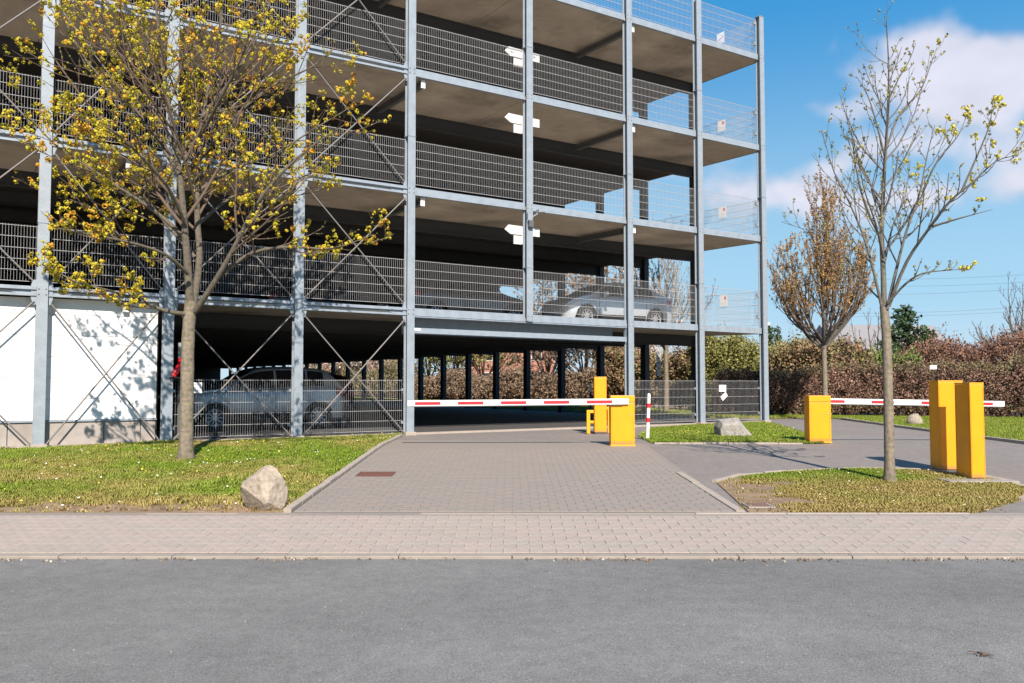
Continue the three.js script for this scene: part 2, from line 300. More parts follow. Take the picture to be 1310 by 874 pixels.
{
  const walk = structure(new THREE.Group(), 'pinkish block pavement along the road'); walk.name = 'pavement'; scene.add(walk);
  sheet('bedding', [[-60, ROAD_Z + 0.13], [60, ROAD_Z + 0.13], [60, WALK_Z - 0.01], [-60, WALK_Z - 0.01]], 0.004, M.sand, '', 0, 3, walk);
  pave(walk, -11, 11, ROAD_Z + 0.135, WALK_Z - 0.1, 0.24, 0.159, paverTints, 11, 300);
  const drive = structure(new THREE.Group(), 'grey brown block driveway leading to the barrier'); drive.name = 'driveway'; scene.add(drive);
  sheet('bedding', [[DRV_L, WALK_Z], [DRV_R, WALK_Z], [DRV_R, 17.2], [DRV_L, 18.2]], 0.004, M.sand, '', 0, 3, drive);
  pave(drive, DRV_L + 0.01, DRV_R - 0.11, WALK_Z + 0.06, 15.9, 0.21, 0.14, drvTints, 12, 300);
  // kerb stones
  const kerb = structure(new THREE.Group(), 'low stone kerb between road and pavement'); kerb.name = 'kerb'; scene.add(kerb);
  const r = rng(3); let x = -16;
  const kg = [0, 1, 2].map((k) => { const g = bevelBox(0.993, 0.16, 0.12, 0.007); return uvMetres(g); });
  while (x < 16) { const m = new THREE.Mesh(kg[Math.floor(r() * 3)], M.kerb); m.name = 'kerb_stone'; m.position.set(x + 0.5, ground(ROAD_Z + 0.01) - 0.08 + 0.011 + (r() - 0.5) * 0.006, -(ROAD_Z + 0.065) + (r() - 0.5) * 0.01); m.rotation.y = (r() - 0.5) * 0.008; kerb.add(m); x += 1; }
  // edging strips
  const edge = structure(new THREE.Group(), 'pale edging stones round the driveway and the lawns'); edge.name = 'edging'; scene.add(edge);
  const line = (pts, w, lift, step = 0.5, m = M.pale_concrete) => {
    for (let i = 0; i + 1 < pts.length; i++) {
      const [ax, az] = pts[i], [bx, bz] = pts[i + 1], L = Math.hypot(bx - ax, bz - az), n = Math.max(1, Math.round(L / step));
      for (let k = 0; k < n; k++) {
        const t = (k + 0.5) / n, cx = lerp(ax, bx, t), cz = lerp(az, bz, t), a = Math.atan2(bz - az, bx - ax), s = new THREE.Mesh(uvMetres(bevelBox(L / n - 0.008, 0.12, w, 0.008)), m);
        const gr = (ground(cz + 0.05) - ground(cz - 0.05)) / 0.1; s.name = 'edging_stone'; s.position.set(cx, ground(cz) + lift - 0.06 + (r() - 0.5) * 0.012, -cz); s.rotation.set(0, a, Math.sin(a) * gr, 'YXZ'); edge.add(s);
      }
    }
  };
  line([[DRV_L - 0.06, WALK_Z + 0.02], [DRV_L - 0.05, 19.4]], 0.09, 0.045);
  line([[DRV_R - 0.02, WALK_Z + 0.05], [DRV_R - 0.12, 12.75]], 0.1, 0.025);
  line([[-11, WALK_Z - 0.045], [11, WALK_Z - 0.045]], 0.08, 0.006, 1);
  line([[2.8, 17.25], [5.7, 17.16]], 0.08, 0.02, 0.5);
  line([[2.75, 11.95], [3.3, 12.62], [4.4, 13.12], [5.3, 13.35], [6.2, 13.15], [6.75, 12.2], [6.72, 11.25], [6.1, 10.5]], 0.08, 0.02, 0.4);
  line([[10.05, WALK_Z], [10.05, 16.8], [10.45, 23.7], [10.8, 28.6]], 0.09, 0.05, 0.6);
}

// ------------------------------------------------------------------ lawns: soil, blades, small flowers
const YAW = 32.48 * R, BO = V(-18.3 * 0.53705, 0, -18.3 * 0.84354);                     // the garage front: its own x runs along it, -z goes in
const onFront = (t, n = 0) => [BO.x + t * 0.84354 - n * 0.53705, -BO.z + t * 0.53705 + n * 0.84354];     // [x, Z]
const inside = (poly, x, z) => { let c = false; for (let i = 0, j = poly.length - 1; i < poly.length; j = i++) { const [xi, zi] = poly[i], [xj, zj] = poly[j]; if ((zi > z) !== (zj > z) && x < ((xj - xi) * (z - zi)) / (zj - zi) + xi) c = !c; } return c; };
function bladeTuft(seed, n, hgt, spread) {
  const r = rng(seed), p = [];
  for (let i = 0; i < n; i++) {
    const a = r() * 6.283, q = Math.sqrt(r()) * spread, x = Math.cos(a) * q, z = Math.sin(a) * q, h = hgt * (0.5 + r() * 0.7), w = 0.0022 + r() * 0.0016, f = r() * 6.283, lx = Math.cos(f) * h * (0.3 + r() * 0.6), lz = Math.sin(f) * h * (0.3 + r() * 0.6), b = r() * 6.283, wx = Math.cos(b) * w, wz = Math.sin(b) * w;
    p.push(x - wx, 0, z - wz, x + wx, 0, z + wz, x + lx * 0.4 + wx * 0.8, h * 0.62, z + lz * 0.4 + wz * 0.8, x - wx, 0, z - wz, x + lx * 0.4 + wx * 0.8, h * 0.62, z + lz * 0.4 + wz * 0.8, x + lx * 0.4 - wx * 0.8, h * 0.62, z + lz * 0.4 - wz * 0.8, x + lx * 0.4 - wx * 0.8, h * 0.62, z + lz * 0.4 - wz * 0.8, x + lx * 0.4 + wx * 0.8, h * 0.62, z + lz * 0.4 + wz * 0.8, x + lx, h, z + lz);
  }
  for (let i = 0; i < p.length; i += 9) { const ux = p[i + 3] - p[i], uz = p[i + 5] - p[i + 2], vx = p[i + 6] - p[i], vz = p[i + 8] - p[i + 2]; if (uz * vx - ux * vz < 0) for (let k = 0; k < 3; k++) { const q = p[i + 3 + k]; p[i + 3 + k] = p[i + 6 + k]; p[i + 6 + k] = q; } }
  const g = new THREE.BufferGeometry(); g.setAttribute('position', new THREE.Float32BufferAttribute(p, 3)); g.computeVertexNormals();
  const nn = g.attributes.normal; for (let i = 0; i < nn.count; i++) { if (nn.getY(i) < 0) nn.setXYZ(i, -nn.getX(i), -nn.getY(i), -nn.getZ(i)); const v = V(nn.getX(i), nn.getY(i) + 1.2, nn.getZ(i)).normalize(); nn.setXYZ(i, v.x, v.y, v.z); }
  return g;
}
const grassMat = mat('grass_blade', [1, 1, 1], 0.75);
function lawn(name, label, poly, density, seed, look) {
  structure(sheet('lawn_soil', poly, 0.0, look.base ?? M.soil, 'ground under ' + label, 0, 0.6));
  const r = rng(seed); let x0 = 1e9, x1 = -1e9, z0 = 1e9, z1 = -1e9; for (const [x, z] of poly) { x0 = Math.min(x0, x); x1 = Math.max(x1, x); z0 = Math.min(z0, z); z1 = Math.max(z1, z); }
  const n = Math.round((x1 - x0) * (z1 - z0) * density), spots = [], fl = [[], []];
  for (let i = 0; i < n; i++) {
    const x = lerp(x0, x1, r()), z = lerp(z0, z1, r()), q = r(), s = r(), t = r(); if (!inside(poly, x, z)) continue;
    const d = look.cover(x, z); if (q > d) continue; spots.push([x, z, s, t, d]);
  }
  const im = new THREE.InstancedMesh(bladeTuft(seed + 1, 12, 0.032, 0.045), grassMat, spots.length), o = new THREE.Object3D(), c = new THREE.Color();
  spots.forEach(([x, z, s, t], i) => {
    const big = look.height ? look.height(x, z) : 1; o.position.set(x, ground(z) + 0.002, -z); o.rotation.y = s * 6.283; o.scale.set(1 + t * 0.4, (0.6 + t * 0.8) * big, 1 + t * 0.4); o.updateMatrix(); im.setMatrixAt(i, o.matrix);
    const k = look.dry(x, z) + (s - 0.5) * 0.35, dry = clamp(k, 0, 1), v = 0.8 + 0.45 * t; im.setColorAt(i, c.setRGB(lerp(0.165, 0.32, dry) * v, lerp(0.235, 0.245, dry) * v, lerp(0.016, 0.075, dry) * v));
  });
  im.name = numbered(name); im.castShadow = im.receiveShadow = true; scene.add(stuff(im)); im.userData.label = label; im.userData.category = 'grass';
  const head = new THREE.CircleGeometry(0.011, 7).rotateX(-Math.PI / 2 + 0.5);
  (look.flowers ?? []).forEach(([fname, flabel, rgb, count, where], k) => {
    const list = []; let guard = 0; while (list.length < count && guard++ < count * 40) { const x = lerp(x0, x1, r()), z = lerp(z0, z1, r()); if (inside(poly, x, z) && r() < where(x, z)) list.push([x, z, r(), r()]); }
    const m = new THREE.MeshStandardMaterial({ roughness: 0.8, side: THREE.DoubleSide }); m.color.setRGB(...rgb); m.name = fname;
    const f = new THREE.InstancedMesh(head, m, list.length); list.forEach(([x, z, a, b], i) => { o.position.set(x, ground(z) + 0.035 + b * 0.035, -z); o.rotation.y = (a - 0.5) * 2; o.scale.setScalar(0.7 + b * 0.7); o.updateMatrix(); f.setMatrixAt(i, o.matrix); });
    f.name = numbered(fname); scene.add(stuff(f)); f.userData.label = flabel; f.userData.category = 'flowers';
  });
}
const patchy = (x, z, s, k = 0.7) => fbm(x * k + s, z * k, s * 0.7, 4);
lawn('grass', 'lawn between pavement and garage on the left', [[DRV_L - 0.1, WALK_Z], [DRV_L - 0.1, 20.0], onFront(8.4, -0.05), onFront(3.4, -0.05), onFront(-10.5, -0.05)], 1500, 21, {
  cover: (x, z) => clamp(0.95 - smooth(11.0, 9.85, z + patchy(x, z, 3, 1.6) * 1.4) * 1.0, 0.03, 1), dry: (x, z) => 0.27 + patchy(x, z, 5) * 1.6 + smooth(11.6, 10, z) * 0.5 + smooth(19, 19.8, z) * 0.3, height: (x, z) => 1 + smooth(0.1, 0.35, patchy(x, z, 8, 1.1)) * 1.1,
  flowers: [['daisies', 'white daisies scattered in the left lawn', [0.7, 0.7, 0.62], 150, (x, z) => 0.12 + smooth(0.0, 0.25, patchy(x, z, 12, 0.9))], ['dandelions', 'yellow dandelions in the left lawn', [0.62, 0.5, 0.04], 230, (x, z) => smooth(-0.05, 0.3, patchy(x, z, 17, 0.8))]],
});
lawn('grass', 'bright green grass island beside the barrier with the grey rock', [[2.78, 17.3], [6.1, 17.2], [6.5, 18.2], [7.55, 25.2], [7.45, 26.1], onFront(17.5, -0.4), [3.6, 22.6], [2.85, 19.5]], 1300, 31, {
  cover: () => 0.97, dry: (x, z) => 0.08 + patchy(x, z, 2) * 0.5, height: (x, z) => 1.25, flowers: [['dandelions', 'yellow dandelions in the island beside the barrier', [0.7, 0.6, 0.05], 60, () => 1]],
});
lawn('grass', 'dry grass island round the slim tree by the pavement', [[2.62, WALK_Z], [2.78, 11.9], [3.3, 12.55], [4.4, 13.05], [5.3, 13.28], [6.15, 13.08], [6.68, 12.2], [6.66, 11.25], [6.0, 10.45], [5.1, WALK_Z]], 1500, 41, {
  base: M.soil, cover: (x, z) => clamp(0.92 - 0.55 * smooth(-0.05, 0.25, patchy(x, z, 14, 1.4)) * smooth(12.6, 11.6, z) - smooth(3.9, 2.9, x + (z - 11) * -0.1 + patchy(x, z, 4, 2) * 1.2) * 0.95, 0.02, 1), dry: (x, z) => 0.9 - smooth(11.6, 12.6, z) * 0.85 * smooth(6.2, 5.3, x) + patchy(x, z, 6, 1.2) * 0.8, height: (x, z) => 0.8,
  flowers: [['daisies', 'pale flowers and dead leaves in the dry island', [0.5, 0.42, 0.25], 40, () => 1]],
});
lawn('grass', 'grass strip beyond the lane in front of the hedge', [[10.12, WALK_Z], [10.12, 16.8], [10.52, 23.7], [10.85, 28.7], [10.3, 31.3], [24, 27.5], [30, 10]], 330, 51, { cover: () => 0.95, dry: (x, z) => 0.15 + patchy(x, z, 6) * 0.6, height: () => 1.7 });
{
  const lt = [onFront(21.6, 2), onFront(24.6, 1), onFront(26.5, 4), onFront(27.2, 60), onFront(21.8, 60)];
  lawn('grass', 'rough grass along the far side of the garage', lt, 110, 61, { cover: () => 0.9, dry: (x, z) => 0.25 + patchy(x, z, 9) * 0.6, height: () => 2.4 });
}
// ------------------------------------------------------------------ the parking garage (its own axes: x along the front, -z going in)
const T = [1.29, 3.52, 6.17, 8.82, 12.13, 15.44, 18.1, 20.77], L0 = 2.804, ST = 2.835, SL = -0.0058, DEEP = 64, LEFT = -16.2;
const level = (k, t = 0) => L0 + ST * (k - 1) + SL * t;                                     // underside of floor k at the front
const rise = (n) => 0.021 * clamp(n, 0, 6);
const tilt = (g, k) => { const p = g.attributes.position; for (let i = 0; i < p.count; i++) p.setY(i, p.getY(i) + (k ? level(k, p.getX(i)) : 0) + (k ? rise(-p.getZ(i)) : 0)); g.computeVertexNormals(); return g; };
const garage = thing('parking_garage', 'open steel parking garage with four decks, mesh railings and slender grey columns', 'parking garage', [BO.x, 0, BO.z], YAW);
const toWorld = (t, y, n) => { const [x, z] = onFront(t, n); return V(x, y, -z); };
const part = (name, list, m, parent = garage) => mesh(name, list, m, parent);
const leftT = []; for (let t = 1.29 - 2.65; t > LEFT; t -= 2.65) leftT.push(t);
const allT = [...leftT.reverse(), ...T], TOP = 12.57;
const bayN = (k) => 0.3 + 2.55 * k;                                                         // the rows of inner columns and beams
// facade columns: H sections with their splice plates, gussets and concrete feet
function hColumn(t, y0, y1, b = 0.19, h = 0.18, z = 0) {
  return [span(t - b / 2, t + b / 2, y0, y1, z + h / 2 - 0.014, z + h / 2), span(t - b / 2, t + b / 2, y0, y1, z - h / 2, z - h / 2 + 0.014), span(t - 0.006, t + 0.006, y0, y1, z - h / 2 + 0.014, z + h / 2 - 0.014)];
}
allT.forEach((t, i) => {
  const hung = Math.abs(t - 12.13) < 0.01, c = part('column', hColumn(t, hung ? level(1, t) : -0.06, TOP), M.steel);
  if (!hung) part('column_foot', bevelBox(0.27, 0.16, 0.27, 0.01, t, -0.02, 0), M.pale_concrete, c);
  for (let k = 1; k <= 4; k++) if ((i + k) % 2) part('splice_plate', span(t - 0.103, t + 0.103, level(k, t) + 1.36, level(k, t) + 1.372, -0.1, 0.1), M.steel, c);
  const bolts = []; for (let k = 1; k <= 4; k++) for (const s of [-1, 1]) for (const q of [0.03, 0.13]) bolts.push(new THREE.CylinderGeometry(0.012, 0.012, 0.012, 6).rotateX(Math.PI / 2).translate(t + s * 0.06, level(k, t) + q, 0.095));
  stuff(part('bolt_heads', bolts, M.dark_steel, c));
});
// fascia beams between the columns
for (let i = 0; i + 1 < allT.length; i++) {
  const a = allT[i] + 0.097, b = allT[i + 1] - 0.097, braced = allT[i + 1] < 9;
  for (let k = 1; k <= 4; k++) {
    const gs = [];
    if (braced) {                                       // rolled section with a recessed web, solid near the ends
      gs.push(span(a, b, 0.115, 0.178, 0.0, 0.06), span(a, b, 0, 0.042, -0.002, 0.055), span(a, b, 0.042, 0.115, -0.07, -0.05));
      for (const [e, s] of [[a, 1], [b, -1]]) { const sh = new THREE.Shape(); sh.moveTo(0, 0.03); sh.lineTo(s * 0.2, 0.035); sh.quadraticCurveTo(s * 0.4, 0.05, s * 0.42, 0.078); sh.quadraticCurveTo(s * 0.4, 0.11, s * 0.2, 0.125); sh.lineTo(0, 0.13); gs.push(new THREE.ExtrudeGeometry(sh, { depth: 0.05, bevelEnabled: false, steps: 1 }).translate(e, 0, -0.045)); }
    } else gs.push(span(a, b, 0, 0.178, 0.0, 0.012), span(a, b, 0.168, 0.178, -0.08, 0.0), span(a, b, 0.0, 0.01, -0.08, 0.0));
    part('fascia_beam', gs.map((g) => tilt(g, k)), M.steel_beam);
    if (!braced && i === allT.length - 2) continue;
  }
}
// the transfer beam over the entrance
part('entrance_beam', [span(8.92, 15.34, -0.035, -0.012, -0.62, 0.03), span(8.92, 15.34, -0.405, -0.035, -0.62, -0.6), span(8.92, 15.34, -0.405, -0.28, -0.1, 0.02), span(8.925, 8.94, -0.4, -0.04, -0.08, 0.01), span(15.32, 15.335, -0.4, -0.04, -0.08, 0.01)].map((g) => tilt(g, 1)), M.steel_beam);
part('end_plate', span(8.93, 9.1, -0.345, -0.29, 0.022, 0.03).translate(0, level(1, 9), 0), M.white_paint);
// decks: precast panels near the front, then one slab that goes back
for (let k = 1; k <= 4; k++) {
  const edges = [LEFT, -9.3, -4.0, 1.29, 5.5, 12.05, 18.75, 20.83];
  for (let i = 0; i + 1 < edges.length; i++) {
    const g = new THREE.BoxGeometry(edges[i + 1] - edges[i] - 0.014, 0.085, 2.74, 6, 1, 6).translate((edges[i] + edges[i + 1]) / 2, 0.05, -1.37 - 0.02);
    part('deck_panel', tilt(g, k), M.soffit);
  }
  const far = new THREE.BoxGeometry(20.83 - LEFT, 0.085, DEEP - 2.78, 8, 1, 60).translate((20.83 + LEFT) / 2, 0.05, -2.78 - (DEEP - 2.78) / 2);
  part('deck_slab', tilt(far, k), M.shade_dark_asphalt);  // coloured darker than the front panels, the interior shade put into the material
  part('edge_channel', tilt(new THREE.BoxGeometry(0.02, 0.178, DEEP, 1, 1, 40).translate(20.845, 0.089, -DEEP / 2), k), M.steel_beam);
  part('kerb_upstand', tilt(new THREE.BoxGeometry(20.8 - LEFT, 0.09, 0.03, 8, 1, 1).translate((20.8 + LEFT) / 2, 0.14, -0.1), k), M.inner_steel);
}
const floor = part('ground_slab', span(LEFT, 20.9, -0.12, 0.008, -DEEP, -0.22), M.shade_dark_asphalt);
part('floor_edge', span(LEFT, 20.95, -0.14, 0.03, -0.24, -0.06).translate(0, 0, 0.02), M.pale_concrete);
// cross beams and inner columns
for (let j = 1; bayN(j) < DEEP; j++) {
  const n = bayN(j), step = j < 8 ? 1 : 1;
  for (let k = 1; k <= 4; k++) {
    if (j > 9 && k > 1) continue;
    const d = 0.34, x0 = LEFT, x1 = 20.72;
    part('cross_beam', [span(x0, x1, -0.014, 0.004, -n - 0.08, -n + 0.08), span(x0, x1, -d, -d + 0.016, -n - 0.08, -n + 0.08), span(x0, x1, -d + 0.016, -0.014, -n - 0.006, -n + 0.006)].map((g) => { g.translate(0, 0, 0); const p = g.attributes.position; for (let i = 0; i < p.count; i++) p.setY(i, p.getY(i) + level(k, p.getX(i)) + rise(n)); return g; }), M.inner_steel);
  }
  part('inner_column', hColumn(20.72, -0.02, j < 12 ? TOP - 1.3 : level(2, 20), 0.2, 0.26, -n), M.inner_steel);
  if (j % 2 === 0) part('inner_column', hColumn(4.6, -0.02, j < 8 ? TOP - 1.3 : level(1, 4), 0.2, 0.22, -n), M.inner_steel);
}
// short hangers with white ends under the decks
for (let k = 1; k <= 4; k++) for (const t of [2.75, 9.2, 15.72]) {
  if (k === 1 && t > 3) continue;
  const b = part('deck_hanger', [span(t - 0.025, t + 0.025, -0.17, -0.02, -2.7, -0.12), span(t - 0.06, t + 0.06, -0.185, -0.17, -2.7, -0.12)].map((g) => tilt(g, k)), M.dark_steel);
  part('hanger_end', tilt(bevelBox(0.11, 0.2, 0.03, 0.006, t, -0.115, -0.1), k), M.white_paint, b);
}
// railings of welded mesh, one panel per bay and floor
function meshPanel(x0, x1, y0, y1, z, pitch, yOf, side = false, thin = 1) {
  const tb = new Tubes(), q = (x, y) => (side ? V(z, y + yOf(x), -x) : V(x, y + yOf(x), z));
  for (let x = x0; x <= x1 + 1e-6; x += pitch) tb.bar(q(x, y0), q(x, y1), 0.0033 * thin, 3);
  for (let i = 0; i <= 5; i++) { const y = lerp(y0 + 0.01, y1 - 0.025, i / 5); for (const o of [-0.006, 0.006]) { const a = q(x0, y), b = q(x1, y); if (side) { a.x += o; b.x += o; } else { a.z += o; b.z += o; } tb.bar(a, b, 0.0045 * thin, 3); } }
  return tb;
}
for (let i = 0; i + 1 < allT.length; i++) for (let k = 1; k <= 4; k++) {
  if (k === 4 && allT[i] < 3) continue;
  const a = allT[i] + 0.14, b = allT[i + 1] - 0.1, y = (x) => level(k, x);
  meshPanel(a, b, 0.265, 1.33, -0.1, 0.05, y).build('railing', M.wire, garage);
}
for (let j = 0; j < 9; j++) for (let k = 1; k <= 4; k++) meshPanel(bayN(j) + (j ? 0.16 : -0.1), bayN(j + 1) - 0.14, 0.265, 1.33, 20.78, j ? 0.1 : 0.05, (n) => level(k, 20.8) + rise(n), true).build('railing', M.wire, garage);
{ // clamps that hold the last panels at the corner column
  for (let k = 1; k <= 4; k++) for (const y of [0.48, 1.13]) part('railing_clamp', span(20.6, 20.69, level(k, 20.7) + y, level(k, 20.7) + y + 0.1, -0.13, -0.06), M.steel);
}
// crossed tie rods in the braced bays, with gusset plates at the columns
for (let i = 0; i + 1 < allT.length; i++) {
  const a = allT[i], b = allT[i + 1]; if (b > 9) continue;
  for (let k = 0; k <= 4; k++) {
    const lo = (t) => (k ? level(k, t) + 0.26 : 0.06), hi = (t) => (k < 4 ? level(k + 1, t) - 0.1 : TOP), z0 = 0.045, top = k < 4 ? 1 : 0.45;
    if (k === 4 && a < 1) continue;
    for (const [s, e, z] of [[a + 0.13, b - 0.13, z0], [b - 0.13, a + 0.13, z0 - 0.035]]) { const p = V(s, lo(s), z), q = V(e, hi(e), z); if (top < 1) q.lerpVectors(p, q, top); new Tubes().bar(p, q, 0.016, 6, true).build('tie_rod', M.rod, garage); }
  }
  for (let k = 1; k <= 4; k++) for (const [t, s] of [[a, 1], [b, -1]]) {
    const sh = new THREE.Shape(); sh.moveTo(0, -0.16); sh.lineTo(s * 0.05, -0.16); sh.lineTo(s * 0.09, -0.05); sh.lineTo(s * 0.09, 0.22); sh.lineTo(s * 0.05, 0.3); sh.lineTo(0, 0.3); sh.closePath();
    part('gusset_plate', new THREE.ExtrudeGeometry(sh, { depth: 0.016, bevelEnabled: false }).translate(t + s * 0.09, level(k, t), 0.015), M.steel_beam);
  }
}
// the white closed bays at the left: horizontal cladding boards over a concrete plinth
{
  const rr = rng(77), wallR = 3.36, h = 0.4;
  const wall = part('wall', span(LEFT, wallR, 0.46, level(1, 0) - 0.02, -0.4, -0.225), M.cladding);
  for (let y = 0.49, i = 0; y < level(1, 0) - 0.05; y += h, i++) { const y1 = Math.min(y + h - 0.008, level(1, 0) - 0.02); for (let t = LEFT; t < wallR - 0.1; t += 5.6) part('wall_panel', bevelBox(Math.min(5.594, wallR - t), y1 - y, 0.03, 0.004, t + Math.min(5.594, wallR - t) / 2, (y + y1) / 2, -0.208 + (rr() - 0.5) * 0.001), M.cladding, wall); }
  part('wall_trim', span(LEFT, wallR + 0.01, 0.455, 0.485, -0.22, -0.165), M.steel_beam, wall);
  const edges = [LEFT, -13.2, -10.4, -7.6, -4.8, -2, 0.8, 2.42, 3.08, 3.36];
  for (let i = 0; i + 1 < edges.length; i++) part('plinth_panel', bevelBox(edges[i + 1] - edges[i] - 0.012, 0.56, 0.1, 0.006, (edges[i] + edges[i + 1]) / 2, 0.175, -0.25), M.plinth_concrete, wall);
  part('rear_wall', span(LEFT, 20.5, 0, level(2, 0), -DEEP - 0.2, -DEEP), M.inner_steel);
  part('side_wall', span(LEFT - 0.15, LEFT, -0.1, level(4, 0), -DEEP, -0.3), M.concrete);
  part('wall_end', span(wallR, wallR + 0.02, -0.02, level(1, 0), -3.2, -0.2), M.black, wall);
}
// ---------------------------------------------------------------- fences at the foot of the garage
function groundFence(t0, t1, label, pitch = 0.05) {
  const o = thing('mesh_fence', label, 'fence', toWorld(t0, 0, 0).toArray(), YAW, 'mesh fence panels between the garage columns');
  meshPanel(0, t1 - t0, 0.08, 1.27, -0.12, pitch, () => 0, false, 0.85).build('wire_mesh', M.wire, o);
  for (const x of [0.01, t1 - t0 - 0.01]) for (const y of [0.25, 1.0]) mesh('fence_clip', span(x - 0.02, x + 0.02, y, y + 0.06, -0.14, -0.09), M.steel, o);
  return o;
}
groundFence(3.66, 6.06, 'grey mesh fence with the small white notice, in front of the silver car bonnet');
groundFence(6.29, 8.71, 'grey mesh fence in front of the rear wheel of the silver car');
groundFence(15.56, 17.99, 'grey mesh fence behind the striped bollard');
groundFence(18.22, 20.65, 'grey mesh fence carrying two small white plates, behind the grey rock');
// ------------------------------------------------------------------ barriers, pillars, posts
const onGround = (px, py) => { const u = (px - 655) / F, v = -(py - 437) / F, c = Math.cos(PITCH), s = Math.sin(PITCH), d = c - v * s, k = (s + v * c) / d; let Z = 12; for (let i = 0; i < 30; i++) Z = (ground(Z) - EYE) / k; return V((u / d) * Z, ground(Z), -Z); };
const seamMat = mat('seam', [0.30, 0.10, 0.002], 0.7);
function boomBarrier(label, x, Z, w, h, d, dir, len, droop, stripes, split, back) {
  const y = ground(Z), o = thing('boom_barrier', label, 'barrier', [x, y, -Z]);
  mesh('cabinet', bevelBox(w, h * 0.86 - 0.03, d, 0.008, 0, 0.03 + (h * 0.86 - 0.03) / 2, 0), M.orange, o);
  mesh('cabinet_lid', bevelBox(w + 0.006, h * 0.14 - 0.008, d + 0.006, 0.008, 0, h * 0.93 + 0.004, 0), M.orange, o);
  mesh('door_seam', [span(-w / 2 + 0.03, w / 2 - 0.03, 0.075, 0.078, d / 2 - 0.002, d / 2 + 0.0012), span(w / 2 - 0.034, w / 2 - 0.031, 0.078, h * 0.8, d / 2 - 0.002, d / 2 + 0.0012), span(-w / 2 + 0.031, -w / 2 + 0.034, 0.078, h * 0.8, d / 2 - 0.002, d / 2 + 0.0012)], seamMat, o);
  mesh('lock', new THREE.CylinderGeometry(0.012, 0.012, 0.01, 14).rotateX(Math.PI / 2).translate(w / 2 - 0.07, h * 0.62, d / 2 + 0.003), M.alloy, o);
  mesh('base_frame', bevelBox(w + 0.02, 0.03, d + 0.02, 0.004, 0, 0.015, 0), M.orange_trim, o);
  const bz = split, ry = h * 0.885, boom = new THREE.Group(); boom.name = 'boom'; boom.position.set(-dir * w * back, ry, bz); boom.rotation.z = -dir * droop; o.add(boom);
    mesh('boom_arm', bevelBox(len, 0.112, 0.045, 0.01, dir * len / 2, 0, 0), M.white_paint, boom);
  for (const [a, b] of stripes) mesh('red_band', bevelBox(b - a, 0.056, 0.006, 0.001, dir * (a + b) / 2, -0.002, 0.0245), M.red_paint, boom);
  mesh('rubber_edge', span(dir * 0.1, dir * (len - 0.04), -0.066, -0.056, -0.018, 0.018), M.dark_steel, boom);
  mesh('pivot', new THREE.CylinderGeometry(0.05, 0.05, 0.06, 16).rotateX(Math.PI / 2).translate(0, ry, bz - Math.sign(bz) * 0.05), M.dark_steel, o);
  return o;
}
{ // the barrier across the driveway: the arm lies in front of its cabinet and reaches left
  const p = onGround(797, 571), m = p.z / -F, L = 4.16, bands = [];
  for (let k = 0; k < 5; k++) bands.push([0.31 + k * 0.807, 0.79 + k * 0.807]);
  boomBarrier('orange barrier cabinet with red striped white boom across the driveway', p.x, -p.z + 0.16, 0.45, 0.95, 0.32, -1, L, 0.009, bands, 0.19, 0.24);
  const q = onGround(1050, 567), bands2 = []; for (let k = 0; k < 5; k++) bands2.push([0.02 + k * 0.92, 0.47 + k * 0.92]);
  boomBarrier('orange barrier cabinet left of the lane with boom pointing right', q.x, -q.z + 0.16, 0.43, 0.935, 0.32, 1, 3.77, 0.016, [[0.22, 0.56], [1.1, 1.55], [2.1, 2.5], [3.08, 3.53]], -0.05, 0);
}
function pillar(label, px, py, w, d, h, turn) {
  const p = onGround(px, py), o = thing('ticket_pillar', label, 'ticket pillar', [p.x, p.y, p.z - d / 2], turn);
  mesh('housing', bevelBox(w, h - 0.05, d, 0.008, 0, 0.03 + (h - 0.05) / 2, 0), M.orange, o);
  mesh('cap', bevelBox(w + 0.004, 0.02, d + 0.004, 0.005, 0, h - 0.008, 0), M.orange_trim, o);
  mesh('door_seam', [span(-w / 2 + 0.012, -w / 2 + 0.0145, 0.06, h - 0.06, d / 2 - 0.002, d / 2 + 0.001), span(w / 2 - 0.0145, w / 2 - 0.012, 0.06, h - 0.06, d / 2 - 0.002, d / 2 + 0.001)], seamMat, o);
  mesh('side_seam', [span(-w / 2 - 0.001, -w / 2 + 0.002, 0.06, h - 0.06, d / 2 - 0.04, d / 2 - 0.0375), span(-w / 2 - 0.001, -w / 2 + 0.002, 0.06, h - 0.06, -d / 2 + 0.0375, -d / 2 + 0.04)], seamMat, o);
  mesh('lock', new THREE.CylinderGeometry(0.009, 0.009, 0.008, 12).rotateX(Math.PI / 2).translate(w / 2 - 0.035, h * 0.45, d / 2 + 0.002), M.alloy, o);
  mesh('foot', bevelBox(w - 0.04, 0.04, d - 0.04, 0.004, 0, 0.015, 0), M.dark_steel, o);
  return [o, p];
}
